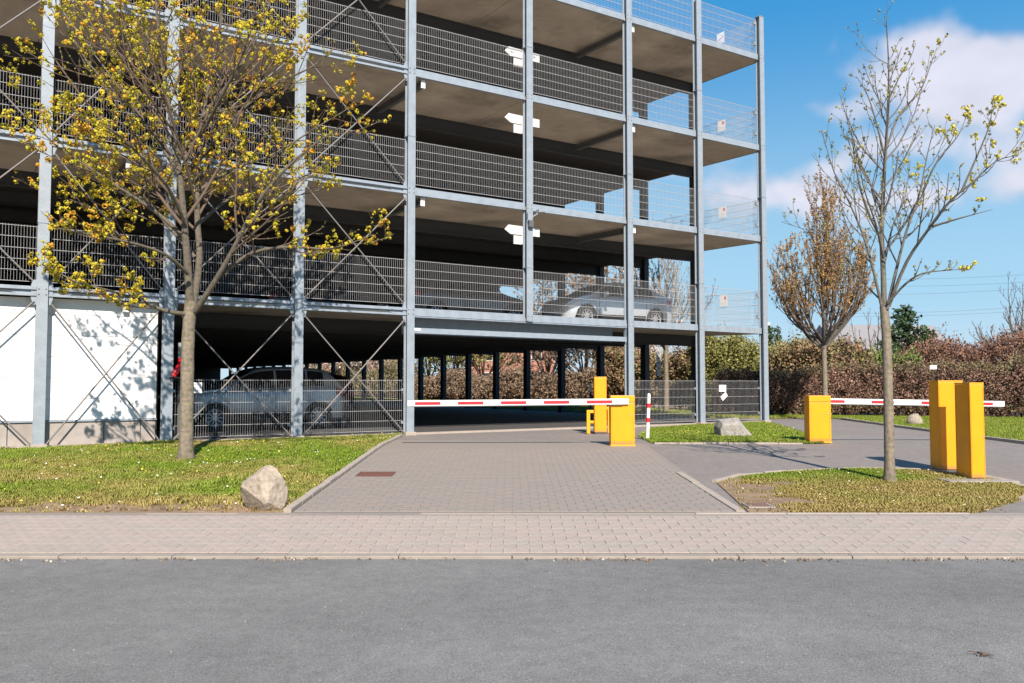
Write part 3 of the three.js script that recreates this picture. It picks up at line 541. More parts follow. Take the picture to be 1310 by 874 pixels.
{
  const [, p] = pillar('tall orange pillar standing behind the driveway barrier cabinet', 768.5, 555, 0.285, 0.3, 1.33, 0);
  const g = thing('guard_rail', 'low orange tube guard beside the tall pillar behind the barrier', 'guard rail', [p.x - 0.28, p.y, p.z - 0.1]);
  mesh('post', bevelBox(0.08, 0.55, 0.08, 0.006, 0, 0.275, 0), M.orange_trim, g);
  mesh('top_rail', bevelBox(0.16, 0.07, 0.06, 0.006, 0.1, 0.515, 0), M.orange_trim, g);
  mesh('middle_rail', bevelBox(0.16, 0.06, 0.06, 0.006, 0.1, 0.27, 0), M.orange_trim, g);
  const g2 = thing('guard_rail', 'orange guard half hidden between the tall pillar and the barrier cabinet', 'guard rail', [p.x + 0.2, p.y, p.z - 0.35]);
  mesh('post', bevelBox(0.08, 0.62, 0.08, 0.006, 0.04, 0.31, 0), M.orange_trim, g2); mesh('top_rail', bevelBox(0.1, 0.07, 0.06, 0.006, -0.05, 0.585, 0), M.orange_trim, g2);
  pillar('right and nearer of the two orange pillars beside the lane', 1252.5, 614.5, 0.195, 0.42, 1.345, 0);
  pillar('left and farther of the two orange pillars beside the lane', 1219, 603.5, 0.36, 0.32, 1.345, -0.02);
  const a = onGround(1251, 613), f = structure(mesh('pillar_footing', bevelBox(0.95, 0.1, 1.9, 0.01, 0, -0.035, 0), M.concrete)); f.position.set(a.x - 0.12, a.y, a.z - 0.55); f.userData.label = 'concrete footing under the pillars';
}
{ // striped bollard
  const p = onGround(828.3, 562.5), o = thing('bollard', 'white bollard with two red bands leaning slightly beside the barrier', 'bollard', p.toArray());
  o.rotation.z = -0.042;
  const c = (r0, r1, y0, y1) => new THREE.CylinderGeometry(r1, r0, y1 - y0, 20).translate(0, (y0 + y1) / 2, 0);
  mesh('post', [c(0.038, 0.036, -0.03, 0.94), c(0.036, 0.02, 0.94, 0.965), c(0.02, 0.004, 0.965, 0.972)], M.white_paint, o);
  mesh('red_band', c(0.048, 0.048, 0.37, 0.455), M.red_paint, o); mesh('red_band', c(0.048, 0.048, 0.675, 0.76), M.red_paint, o);
  mesh('bolt_head', new THREE.CylinderGeometry(0.012, 0.012, 0.012, 10).rotateX(Math.PI / 2).translate(0, 0.88, 0.04), M.black, o);
}
// rocks
function rock(name, label, pos, sx, sy, sz, seed, m, cuts = 9) {
  const r = rng(seed), g = new THREE.IcosahedronGeometry(0.5, 24), p = g.attributes.position, planes = [];
  for (let i = 0; i < cuts; i++) planes.push([V(r() - 0.5, (r() - 0.4) * 0.9, r() - 0.5).normalize(), 0.29 + r() * 0.13]);
  for (let i = 0; i < p.count; i++) {
    const v = V(p.getX(i), p.getY(i), p.getZ(i)); for (const [n, d] of planes) { const e = v.dot(n) - d; if (e > 0) v.addScaledVector(n, -e); }
    const k = 1 + 0.05 * fbm(v.x * 4 + seed, v.y * 4, v.z * 4, 3) + 0.035 * fbm(v.x * 14, v.y * 14 + seed, v.z * 14, 3); v.multiplyScalar(k); p.setXYZ(i, v.x * sx, v.y * sy, v.z * sz);
  }
  g.computeVertexNormals();
  const gg = toCreasedNormals(g, 0.5); const o = mesh(name, [gg], m); o.position.copy(pos); o.rotation.y = r() * 0.6 + 2.9; o.castShadow = true; return tag(o, label, 'rock');
}
{
  const b = onGround(333, 654); rock('boulder', 'pale beige boulder at the pavement edge of the left lawn', b.clone().add(V(0, 0.19, -0.14)), 0.52, 0.63, 0.5, 8, M.beige_stone, 13);
  const q = onGround(940, 559); 
  { // angular block with a slanting top
    const s = new THREE.Shape(); [[-0.33, -0.1], [-0.34, 0.2], [-0.29, 0.32], [0.1, 0.37], [0.17, 0.28], [0.4, 0.0], [0.38, -0.1]].forEach(([x, y], i) => (i ? s.lineTo(x, y) : s.moveTo(x, y)));
    const g = new THREE.ExtrudeGeometry(s, { depth: 0.4, bevelEnabled: true, bevelThickness: 0.06, bevelSize: 0.04, bevelSegments: 2, steps: 6, curveSegments: 6 }), p = g.attributes.position;
    for (let i = 0; i < p.count; i++) { const x = p.getX(i), y = p.getY(i), z = p.getZ(i), sl = z > 0.2 ? (z - 0.2) * Math.max(0, y) * 0.9 : 0; p.setXYZ(i, x * (1 - 0.12 * (z / 0.4)) + 0.05 * fbm(x * 5, y * 5, z * 5, 3), y - sl + 0.05 * fbm(x * 6 + 5, y * 6, z * 6, 3), z - 0.2 + 0.06 * fbm(x * 5 + 9, y * 5, z * 5, 3)); }
    g.computeVertexNormals(); const o = mesh('boulder', [g], M.grey_stone); o.position.copy(q).add(V(0, 0, -0.15)); tag(o, 'angular grey boulder on the green island beside the barrier', 'rock');
  }
  const d = onGround(1181, 545); rock('boulder', 'small pale boulder on the grass beyond the lane, behind the orange pillars', d.clone().add(V(-0.05, 0.12, -0.3)), 0.5, 0.42, 0.4, 15, M.beige_stone, 9);
}
// drain grate and cover in the ground
{
  const p = onGround(481, 608), o = thing('drain_grate', 'rusty drain grate at the left edge of the driveway', 'drain', [p.x, p.y + 0.018, p.z]);
  const rust = mat('rust', [0.13, 0.055, 0.038], 0.85); mesh('frame', [span(-0.26, 0.26, -0.02, 0.004, -0.22, -0.19), span(-0.26, 0.26, -0.02, 0.004, 0.19, 0.22), span(-0.26, -0.23, -0.02, 0.003, -0.19, 0.19), span(0.23, 0.26, -0.02, 0.003, -0.19, 0.19)], rust, o);
  for (let i = 0; i < 9; i++) mesh('grate_bar', span(-0.23, 0.23, -0.02, 0, -0.18 + i * 0.042, -0.155 + i * 0.042), rust, o);
  o.rotation.x = 0.03;
  const q = onGround(970, 648), c = thing('utility_cover', 'small reddish brown utility cover in the bare corner of the right island', 'cover', [q.x, q.y + 0.012, q.z]);
  mesh('lid', bevelBox(0.24, 0.02, 0.26, 0.004), mat('clay', [0.17, 0.095, 0.07], 0.95), c); mesh('rim', [span(-0.15, -0.125, -0.012, 0.007, -0.16, 0.16), span(0.125, 0.15, -0.012, 0.007, -0.16, 0.16), span(-0.125, 0.125, -0.012, 0.006, -0.16, -0.135), span(-0.125, 0.125, -0.012, 0.006, 0.135, 0.16)], M.concrete, c);
}
// ------------------------------------------------------------------ signs and fittings on the garage
const label2 = (w, h, draw) => { const c = document.createElement('canvas'); c.width = w; c.height = h; const x = c.getContext('2d'); draw(x, w, h); const t = new THREE.CanvasTexture(c); t.colorSpace = THREE.SRGBColorSpace; return new THREE.MeshStandardMaterial({ map: t, roughness: 0.5 }); };
function worn(seed) { const r = rng(seed); return (x, w, h) => { x.fillStyle = '#e9e8e6'; x.fillRect(0, 0, w, h); for (let i = 0; i < 3; i++) { let px = 10 + r() * 14; while (px < w - 16) { const q = 5 + r() * 12; x.fillStyle = `rgba(70,70,75,${0.25 + r() * 0.4})`; x.fillRect(px, 12 + i * (h - 24) / 3 + r() * 2, q, (h - 30) / 4); px += q + 3 + r() * 4; } } }; }
const plate = (name, o, w, h, m, x = 0, y = 0, z = 0) => { const b = mesh('backing', bevelBox(w, h, 0.008, 0.002, x, y, z - 0.006), M.off_white, o); const g = new THREE.PlaneGeometry(w - 0.004, h - 0.004).translate(x, y, z + 0.0015); const f = new THREE.Mesh(g, m); f.name = name; f.castShadow = f.receiveShadow = true; o.add(f); return f; };
for (const [k, y, where] of [[3, 9.62, 'topmost'], [2, 7.9, 'middle'], [1, 5.05, 'lowest']]) {
  const o = thing('direction_sign', `${where} of the three white arrow signs behind the central column, pointing left`, 'sign', toWorld(12.05, y, -0.0).toArray(), YAW, 'white arrow signs on the central column');
  const s = new THREE.Shape(); s.moveTo(-0.54, 0); s.lineTo(-0.42, 0.125); s.lineTo(0.52, 0.105); s.lineTo(0.52, -0.105); s.lineTo(-0.36, -0.105); s.closePath();
  mesh('arrow_plate', new THREE.ExtrudeGeometry(s, { depth: 0.02, bevelEnabled: true, bevelThickness: 0.003, bevelSize: 0.003, bevelSegments: 1 }).translate(0, 0, -0.14), M.sign_white, o);
  mesh('lower_plate', bevelBox(0.24, 0.22, 0.03, 0.004, -0.15, -0.24, -0.13), M.sign_white, o);
  mesh('bracket', span(-0.03, 0.12, -0.34, 0.09, -0.12, -0.1), M.sign_white, o);
  if (k === 3) { const gl = mat('grey_mark', [0.28, 0.28, 0.29], 0.6); for (const x of [-0.33, 0.36]) mesh('mark', [span(x - 0.05, x + 0.05, -0.012, 0.012, -0.117, -0.1155), span(x - 0.012, x + 0.012, -0.04, 0.04, -0.1155, -0.1145)], gl, o); }
}
{
  const o = thing('floodlight', 'small grey floodlight and junction box clamped to the central column', 'floodlight', toWorld(12.1, 5.28, -0.1).toArray(), YAW);
  mesh('junction_box', bevelBox(0.13, 0.17, 0.08, 0.006, 0.02, -0.08, 0.05), M.dark_steel, o);
  mesh('lamp_head', bevelBox(0.2, 0.08, 0.14, 0.008, 0.28, 0.22, 0.16).rotateZ(0.12), M.steel, o);
  new Tubes().add([V(0.02, -0.02, 0.06), V(0.05, 0.1, 0.1), V(0.2, 0.2, 0.15)], 0.014, 6).build('arm', M.steel, o);
  new Tubes().add([V(-0.06, 0.2, 0.02), V(-0.09, 0.06, 0.06), V(-0.03, -0.08, 0.06)], 0.009, 5).build('cable', M.black, o);
}
{
  const pw = label2(256, 144, worn(5)), o = thing('notice', 'small white notice with three worn lines on the fence by the silver car', 'sign', toWorld(4.02, 1.09, 0.08).toArray(), YAW);
  plate('notice_face', o, 0.39, 0.215, pw);
  const red = (i) => label2(96, 128, (x, w, h) => { x.fillStyle = '#eef0f2'; x.fillRect(0, 0, w, h); x.fillStyle = '#d98a92'; if (i === 4) { x.save(); x.translate(w / 2, h * 0.55); x.rotate(-0.4); x.fillRect(-w * 0.42, -6, w * 0.84, 12); x.restore(); } else { x.fillRect(w * 0.55, h * 0.12, w * 0.3, h * 0.3); } x.fillStyle = 'rgba(120,130,150,0.4)'; for (let k = 0; k < 3; k++) x.fillRect(w * 0.12, h * (0.62 + k * 0.11), w * 0.7, 4); });
  for (const [k, y, w] of [[4, 12.43, 'roof'], [3, 9.53, 'third'], [2, 6.7, 'second'], [1, 3.83, 'first']]) {
    const s = thing('notice', `white notice with faint red mark on the side railing of the ${w} deck`, 'sign', toWorld(20.8, y, 1.6).toArray(), YAW + Math.PI / 2 - Math.PI, 'notices on the side railings');
    plate('notice_face', s, 0.33, 0.36, red(k), 0, 0, 0.06);
  }
  const a = thing('notice', 'upright white plate on the fence behind the grey rock', 'sign', toWorld(19.08, 1.03, 0.085).toArray(), YAW); plate('notice_face', a, 0.29, 0.2, label2(128, 96, worn(9)));
  const b = thing('notice', 'tilted white plate hanging on the fence behind the grey rock', 'sign', toWorld(19.14, 0.79, 0.085).toArray(), YAW); b.rotation.order = 'YXZ'; b.rotation.z = 0.62; plate('notice_face', b, 0.26, 0.15, label2(128, 80, worn(12)));
  const c = thing('camera', 'tiny white camera on the corner column of the garage', 'camera', toWorld(20.95, 3.0, 0).toArray(), YAW); mesh('camera_body', bevelBox(0.1, 0.09, 0.14, 0.01), M.white_paint, c); mesh('camera_mount', span(-0.09, -0.04, -0.02, 0.02, -0.02, 0.02), M.dark_steel, c);
}
{ // red standpipe connection beside the second column, mostly behind the tree trunk
  const o = thing('standpipe', 'grey riser pipe with bright red hose connection behind the left tree', 'standpipe', toWorld(3.78, 0, -0.02).toArray(), YAW);
  new Tubes().add([V(0.02, 2.0, -0.15), V(0.02, 1.62, -0.15)], 0.055, 10, true).build('riser_pipe', M.steel, o);
  new Tubes().add([V(0.03, 1.66, -0.12), V(0.01, 1.56, -0.05), V(-0.06, 1.47, 0.02), V(-0.13, 1.38, 0.03)], [0.075, 0.07, 0.06, 0.07], 10, true).build('hose_connection', M.bright_red, o);
  mesh('collar', new THREE.CylinderGeometry(0.075, 0.075, 0.05, 14).rotateZ(-0.75).translate(-0.15, 1.35, 0.03), M.bright_red, o);
  mesh('shelf', bevelBox(0.42, 0.035, 0.3, 0.004, -0.03, 1.29, 0), M.black, o);
  mesh('cabinet', bevelBox(0.2, 1.2, 0.14, 0.006, 0.08, 0.66, -0.16), M.dark_steel, o);
  for (const y of [1.15, 0.5]) mesh('valve', new THREE.CylinderGeometry(0.035, 0.035, 0.06, 12).rotateX(Math.PI / 2).translate(0.06, y, -0.06), M.steel, o);
}
// ------------------------------------------------------------------ cars
const ramp = (pts) => (x) => { if (x <= pts[0][0]) return pts[0][1]; for (let i = 0; i + 1 < pts.length; i++) if (x <= pts[i + 1][0]) { const t = (x - pts[i][0]) / (pts[i + 1][0] - pts[i][0]); const m = (j) => (pts[Math.min(j + 1, pts.length - 1)][1] - pts[Math.max(j - 1, 0)][1]) / Math.max(1e-6, pts[Math.min(j + 1, pts.length - 1)][0] - pts[Math.max(j - 1, 0)][0]); const h = pts[i + 1][0] - pts[i][0], t2 = t * t, t3 = t2 * t; let a = m(i) * h, b = m(i + 1) * h; const d = pts[i + 1][1] - pts[i][1]; if (Math.abs(d) < 1e-6) a = b = 0; a = clamp(a, -3 * Math.abs(d), 3 * Math.abs(d)); b = clamp(b, -3 * Math.abs(d), 3 * Math.abs(d)); return (2 * t3 - 3 * t2 + 1) * pts[i][1] + (t3 - 2 * t2 + t) * a + (-2 * t3 + 3 * t2) * pts[i + 1][1] + (t3 - t2) * b; } return pts[pts.length - 1][1]; };
function makeCar(name, label, spec, paint, pos, turn) {
  const o = thing(name, label, 'car', pos, turn), { L, wheels, wr } = spec, top = ramp(spec.top), belt = ramp(spec.belt), half = ramp(spec.half), low = spec.low ?? 0.21, arch = wr + 0.05;
  const N = 110, xs = []; for (let i = 0; i <= N; i++) xs.push((L * i) / N);
  const ring = (x) => {
    const W = half(x), yt = top(x), yb = Math.min(belt(x), yt - 0.004), h = yt - yb, k = smooth(0.02, 0.42, h), Wr = W * lerp(0.93, 0.76, k); let ay = 0;
    for (const w of wheels) { const d = Math.abs(x - w); if (d < arch) ay = Math.max(ay, wr + Math.sqrt(arch * arch - d * d)); }
    const up = (y) => Math.max(y, Math.min(ay, yb - 0.05)), y0 = low;
    return [[0, y0], [W * 0.72, y0], [W * 0.8, up(y0)], [W * 0.96, up(y0 + 0.06)], [W * 0.995, up(y0 + (yb - y0) * 0.3)], [W, up(y0 + (yb - y0) * 0.55)], [W * 0.985, up(y0 + (yb - y0) * 0.76)], [W * 0.99, Math.max(up(yb - 0.06), yb - 0.06)], [W * 0.955, yb], [W * 0.93, yb + 0.02 * k],
      [lerp(W * 0.93, Wr, 0.33), yb + h * 0.35], [lerp(W * 0.93, Wr, 0.7), yb + h * 0.66], [Wr, yb + h * 0.88], [Wr * 0.9, yb + h * 0.965], [Wr * 0.55, yb + h * 0.995], [0, yt]];
  };
  const rings = xs.map(ring), K = 16, pos3 = [], idx = [];
  for (const s of [1, -1]) { const b = pos3.length / 3; xs.forEach((x, i) => rings[i].forEach(([z, y]) => pos3.push(x - L / 2, y, s * z))); for (let i = 0; i < N; i++) for (let j = 0; j < K - 1; j++) { const a = b + i * K + j, c = a + K; s > 0 ? idx.push(a, a + 1, c, c, a + 1, c + 1) : idx.push(a, c, a + 1, c, c + 1, a + 1); }
    for (const i of [0, N]) for (let j = 1; j < K - 1; j++) { const q = b + i * K; (s > 0) === (i > 0) ? idx.push(q, q + j + 1, q + j) : idx.push(q, q + j, q + j + 1); } }
  const g = new THREE.BufferGeometry(); g.setAttribute('position', new THREE.Float32BufferAttribute(pos3, 3)); g.setIndex(idx); g.computeVertexNormals();
  const body = mesh('body', [toCreasedNormals(g, 0.6)], paint, o);
  const patch = (x0, x1, j0, j1, s, off, shape) => {        // a piece of the outer skin, lifted a little
    const p = [], id = [], A = 14, B = 6;
    for (let i = 0; i <= A; i++) for (let j = 0; j <= B; j++) {
      let x = lerp(x0, x1, i / A); const r = ring(x), f = lerp(j0, j1, j / B), q = Math.min(Math.floor(f), K - 2), t = f - q, z = lerp(r[q][0], r[q + 1][0], t), y = lerp(r[q][1], r[q + 1][1], t), dz = r[q + 1][1] - r[q][1], dy = r[q][0] - r[q + 1][0], l = Math.hypot(dz, dy) || 1;
      p.push(x - L / 2, y + (dy / l) * off, s * (z + (dz / l) * off));
    }
    for (let i = 0; i < A; i++) for (let j = 0; j < B; j++) { const a = i * (B + 1) + j, c = a + B + 1; s > 0 ? id.push(a, a + 1, c, c, a + 1, c + 1) : id.push(a, c, a + 1, c, c + 1, a + 1); }
    const gg = new THREE.BufferGeometry(); gg.setAttribute('position', new THREE.Float32BufferAttribute(p, 3)); gg.setIndex(id); gg.computeVertexNormals(); return gg;
  };
  for (const s of [1, -1]) {
    for (const [a, b] of spec.sideGlass) mesh('side_window', [patch(a, b, 9.15, 11.75, s, 0.006)], M.car_glass, o);
    const hx = spec.head, tx = spec.tail;
    mesh('headlight', [patch(hx[0], hx[1], 6.2, 7.8, s, 0.008)], M.lamp_clear, o); mesh('tail_light', [patch(tx[0], tx[1], 6.3, 8, s, 0.008)], M.tail_red, o);
    for (const x of spec.handles) { const W = half(x); mesh('door_handle', bevelBox(0.17, 0.025, 0.03, 0.006, x - L / 2, belt(x) - 0.13, s * (W + 0.012)), paint, o); }
    for (const x of spec.seams) mesh('door_gap', [patch(x, x + 0.008, 3.6, 8.9, s, 0.003)], M.black, o);
    mesh('sill_trim', [patch(wheels[0] + arch + 0.03, wheels[1] - arch - 0.03, 2.6, 4.0, s, 0.006)], M.black, o);
    const mx = spec.mirror; mesh('wing_mirror', [bevelBox(0.13, 0.12, 0.17, 0.03, mx - L / 2, belt(mx) + 0.12, s * (half(mx) + 0.06)), span(mx - L / 2 - 0.03, mx - L / 2 + 0.03, belt(mx) + 0.02, belt(mx) + 0.08, s * (half(mx) - 0.08), s * (half(mx) + 0.03))], paint, o);
  }
  for (const [nm, [a, b]] of [['windscreen', spec.wind], ['rear_window', spec.rear]]) { const gs = [1, -1].map((s) => patch(a, b, 12.6, 15, s, 0.006)); mesh(nm, gs, M.car_glass, o); }
  for (const x of wheels) for (const s of [1, -1]) {
    const w = new THREE.Group(); w.name = 'wheel'; w.position.set(x - L / 2, wr, s * (half(x) - 0.11)); o.add(w);
    const pr = [[wr * 0.64, -0.1], [wr * 0.66, -0.11], [wr * 0.95, -0.1], [wr, -0.07], [wr, 0.07], [wr * 0.95, 0.1], [wr * 0.66, 0.105], [wr * 0.64, 0.09]].map(([a, b]) => new THREE.Vector2(a, b));
    mesh('tyre', [new THREE.LatheGeometry(pr, 36).rotateX(Math.PI / 2)], M.tyre, w);
    const rim = [new THREE.TorusGeometry(wr * 0.63, 0.018, 8, 36).translate(0, 0, s * 0.085), new THREE.CylinderGeometry(0.055, 0.06, 0.04, 16).rotateX(Math.PI / 2).translate(0, 0, s * 0.07)];
    for (let k = 0; k < 10; k++) rim.push(bevelBox(wr * 0.58, 0.03, 0.03, 0.006, wr * 0.32, 0, 0).rotateZ((k * Math.PI) / 5).translate(0, 0, s * 0.07));
    mesh('rim', rim, M.alloy, w); mesh('brake_disc', new THREE.CylinderGeometry(wr * 0.6, wr * 0.6, 0.02, 24).rotateX(Math.PI / 2).translate(0, 0, s * 0.01), M.dark_steel, w);
  }
  mesh('underside', span(0.5 - L / 2, L - 0.5 - L / 2, 0.17, 0.3, -0.6, 0.6), M.black, o);
  if (spec.rail) for (const s of [1, -1]) new Tubes().add([0.7, 1.0, 1.6, 2.2, 2.5].map((x, i) => V(x - L / 2, top(x) - 0.055 + (i % 4 ? 0.05 : 0.0), s * half(x) * 0.7)), 0.014, 6).build('roof_rail', M.dark_steel, o);
  return o;
}
const SUV = { L: 4.2, wheels: [0.78, 3.38], wr: 0.335, low: 0.22, rail: false,
  top: [[0, 0.62], [0.03, 0.95], [0.1, 1.08], [0.3, 1.34], [0.5, 1.5], [0.9, 1.575], [1.6, 1.6], [2.2, 1.57], [2.5, 1.48], [2.85, 1.27], [3.15, 1.07], [3.6, 0.99], [3.95, 0.88], [4.13, 0.72], [4.2, 0.5]],
  belt: [[0, 0.56], [0.04, 0.86], [0.12, 1.0], [0.5, 1.06], [1.6, 1.02], [3.1, 0.985], [3.6, 0.94], [3.95, 0.83], [4.13, 0.68], [4.2, 0.46]],
  half: [[0, 0.62], [0.05, 0.74], [0.2, 0.83], [0.6, 0.89], [1.2, 0.9], [3.1, 0.9], [3.7, 0.87], [4.0, 0.76], [4.15, 0.62], [4.2, 0.5]],
  sideGlass: [[0.62, 1.05], [1.1, 1.86], [1.92, 2.78]], wind: [2.5, 3.08], rear: [0.14, 0.5], head: [3.72, 4.08], tail: [0.05, 0.3], handles: [1.25, 2.15], seams: [1.02, 1.9, 2.9], mirror: 2.72 };
const SEDAN = { L: 4.6, wheels: [0.9, 3.62], wr: 0.325, low: 0.17,
  top: [[0, 0.6], [0.03, 0.9], [0.1, 1.0], [0.4, 1.07], [0.8, 1.2], [1.25, 1.34], [1.8, 1.41], [2.3, 1.41], [2.7, 1.33], [3.1, 1.12], [3.4, 0.98], [3.9, 0.88], [4.3, 0.76], [4.52, 0.62], [4.6, 0.48]],
  belt: [[0, 0.5], [0.04, 0.8], [0.12, 0.93], [0.6, 0.985], [1.8, 0.95], [3.3, 0.9], [3.9, 0.83], [4.3, 0.7], [4.52, 0.56], [4.6, 0.42]],
  half: [[0, 0.6], [0.06, 0.74], [0.25, 0.84], [0.8, 0.9], [3.4, 0.9], [4.0, 0.87], [4.35, 0.76], [4.54, 0.6], [4.6, 0.46]],
  sideGlass: [[0.95, 1.55], [1.62, 2.2], [2.27, 3.05]], wind: [2.72, 3.32], rear: [0.42, 1.2], head: [3.98, 4.42], tail: [0.05, 0.35], handles: [1.5, 2.4], seams: [1.28, 2.22, 3.15], mirror: 2.95 };
const HATCH = (() => { const q = (x) => (x > 3.62 ? 3.62 + (x - 3.62) * 0.70 : x), f = (l, up = 1) => l.map(([x, y]) => [q(x), y * up]); return { ...SEDAN, L: q(4.6), top: f(SEDAN.top, 1.03), belt: f(SEDAN.belt), half: f(SEDAN.half), head: SEDAN.head.map(q) }; })();
const silver = GLASS_PAINT('silver_paint', [0.38, 0.41, 0.44]), paleBlue = GLASS_PAINT('pale_paint', [0.48, 0.52, 0.56]), darkPaint = GLASS_PAINT('dark_paint', [0.012, 0.013, 0.016]), redPaint = GLASS_PAINT('red_car_paint', [0.4, 0.02, 0.02]), whitePaint = GLASS_PAINT('white_car_paint', [0.7, 0.7, 0.7]);
const carAt = (t, n, y) => toWorld(t, y, n).toArray(), deckTop = (k, t, n) => level(k, t) + rise(n) + 0.095;
makeCar('parked_car', 'silver compact suv parked behind the ground floor fence', SUV, silver, carAt(6.55, 4.2, 0.01), YAW + Math.PI);
makeCar('parked_car', 'silver car with sloping rear on the first deck above the entrance', HATCH, paleBlue, carAt(17.36, 3.35, deckTop(1, 17, 3.3)), YAW + Math.PI);
makeCar('parked_car', 'black sedan on the first deck, nose to nose with the silver car', SEDAN, darkPaint, carAt(13.3, 5.4, deckTop(1, 13, 5.4)), YAW);
makeCar('parked_car', 'dark suv on the first deck farther in than the black sedan', SUV, darkPaint, carAt(10.2, 9.5, deckTop(1, 10, 6)), YAW);
makeCar('parked_car', 'dark sedan in deep shade behind the silver suv', SEDAN, darkPaint, carAt(4.6, 7.6, 0.01), YAW + Math.PI);
makeCar('parked_car', 'dark red car far back on the ground floor', SUV, redPaint, carAt(13.5, 20.5, 0.01), YAW + Math.PI);
makeCar('parked_car', 'white car on the second deck near its right edge', SEDAN, whitePaint, carAt(16.2, 6.5, deckTop(2, 16, 6)), YAW + Math.PI);
// ------------------------------------------------------------------ trees
// grows side branches off a limb; tips collects the ends of the finest twigs
function grow(tb, pts, r0, r1, depth, o, r, tips, spread = 1) {
  let len = 0; for (let i = 1; i < pts.length; i++) len += pts[i].distanceTo(pts[i - 1]);
  tb[Math.min(depth, tb.length - 1)].add(pts, pts.map((_, i) => lerp(r0, r1, i / (pts.length - 1))), depth === 0 ? 8 : depth === 1 ? 5 : 3);
  if (depth >= o.levels) { tips.push(...(o.along ?? [0.45, 0.75, 1]).map((f) => { const k = f * (pts.length - 1), i = Math.min(Math.floor(k), pts.length - 2); return pts[i].clone().lerp(pts[i + 1], k - i); })); return; }
  const n = Math.max(2, Math.round(len * o.per[depth])), start = depth === 0 ? o.from ?? 0.25 : 0.15;
  let turn = r() * 6.283;
  for (let j = 0; j < n; j++) {
    const f = start + (1 - start) * ((j + r() * 0.9) / n), k = Math.min(f, 0.999) * (pts.length - 1), i = Math.floor(k), p = pts[i].clone().lerp(pts[i + 1], k - i), t = pts[i + 1].clone().sub(pts[i]).normalize();
    turn += 2.4 + (r() - 0.5) * 0.9; const side = V(Math.cos(turn), (r() - 0.5) * 0.5, Math.sin(turn)); side.addScaledVector(t, -side.dot(t)).normalize();
    const a = (o.angle ?? 0.75) * (0.75 + r() * 0.5), d = t.clone().multiplyScalar(Math.cos(a)).addScaledVector(side, Math.sin(a)).normalize(), L = len * (o.ratio[depth] ?? 0.4) * (1.15 - 0.75 * f) * (0.6 + r() * 0.8), L2 = Math.max(L, o.minLen ?? 0.12);
    const q = [p], m = depth < o.levels - 1 ? 4 : 3; let c = p.clone(); for (let s = 0; s < m; s++) { d.y += (o.lift ?? 0.18) * (1 + s * 0.3); d.x += (r() - 0.5) * 0.28; d.z += (r() - 0.5) * 0.28; d.normalize(); c = c.clone().addScaledVector(d, L2 / m); q.push(c); }
    const rr = Math.max(lerp(r0, r1, f) * 0.55, o.thin ?? 0.003); grow(tb, q, rr, Math.max(rr * 0.45, (o.thin ?? 0.003) * 0.7), depth + 1, o, r, tips);
  }
}
function clusterGeo(seed, n, R0, size) {                // a small ball of petals
  const r = rng(seed), p = [];
  for (let i = 0; i < n; i++) {
    const a = r() * 6.283, u = r() * 2 - 1, q = Math.sqrt(1 - u * u), c = V(Math.cos(a) * q, u, Math.sin(a) * q), ctr = c.clone().multiplyScalar(R0 * (0.5 + 0.5 * r())), x = V(r() - 0.5, r() - 0.5, r() - 0.5).cross(c).normalize().multiplyScalar(size * (0.6 + r() * 0.7)), y = x.clone().cross(c).normalize().multiplyScalar(size * 0.6).addScaledVector(c, size * 0.4 * (r() - 0.3));
    const A = ctr.clone().sub(x), B = ctr.clone().sub(y), C = ctr.clone().add(x), D = ctr.clone().add(y); for (const v of [A, B, C, A, C, D]) p.push(v.x, v.y, v.z);
  }
  const g = new THREE.BufferGeometry(); g.setAttribute('position', new THREE.Float32BufferAttribute(p, 3)); g.computeVertexNormals(); return g;
}
function sprinkle(name, parent, geo, material, spots, tint, r, s0 = 0.7, s1 = 1.3) {
  const im = new THREE.InstancedMesh(geo, material, spots.length), o = new THREE.Object3D(), c = new THREE.Color();
  spots.forEach((p, i) => { o.position.copy(p); o.rotation.set(r() * 6.28, r() * 6.28, r() * 6.28); o.scale.setScalar(lerp(s0, s1, r())); o.updateMatrix(); im.setMatrixAt(i, o.matrix); const k = tint(r, p); im.setColorAt(i, c.setRGB(...k)); });
  im.name = name; im.castShadow = im.receiveShadow = true; parent.add(stuff(im)); return im;
}
const petal = mat('petal', [1, 1, 1], 0.7), leafMat = mat('leaf', [1, 1, 1], 0.8);
const smoothPath = (list, n = 3) => new THREE.CatmullRomCurve3(list, false, 'centripetal').getPoints((list.length - 1) * n);
function drawnTree(name, label, Z, base, trunkPx, trunkR, limbs, o, seed, mats, extra) {
  const b = at(base[0], base[1], Z), t = thing(name, label, 'tree', [b.x, ground(Z) - 0.05, -Z]), r = rng(seed), off = t.position, loc = ([x, y, dz = 0]) => at(x, y, Z - dz).sub(off);
  const tt = new Tubes(), tp = smoothPath(trunkPx.map(loc), 5), rad = tp.map((_, i) => { const f = i / (tp.length - 1); return lerp(trunkR[0], trunkR[1], f) * (1 + 0.55 * Math.exp(-f * 24) + 0.03 * Math.sin(i * 1.9)); }); tt.add(tp, rad, 14); tt.build('trunk', mats[0], t);
  const layers = [new Tubes(), new Tubes(), new Tubes()], tips = [];
  limbs.forEach(([r0, r1, ...pts]) => grow(layers, smoothPath(pts.map(loc), 3), r0 * 0.86, r1 * 0.8, 0, o, r, tips));
  layers[0].build('limbs', mats[1], t); layers[1].build('branches', mats[2], t); layers[2].build('twigs', mats[3] ?? mats[2], t);
  extra(t, tips, r); return t;
}
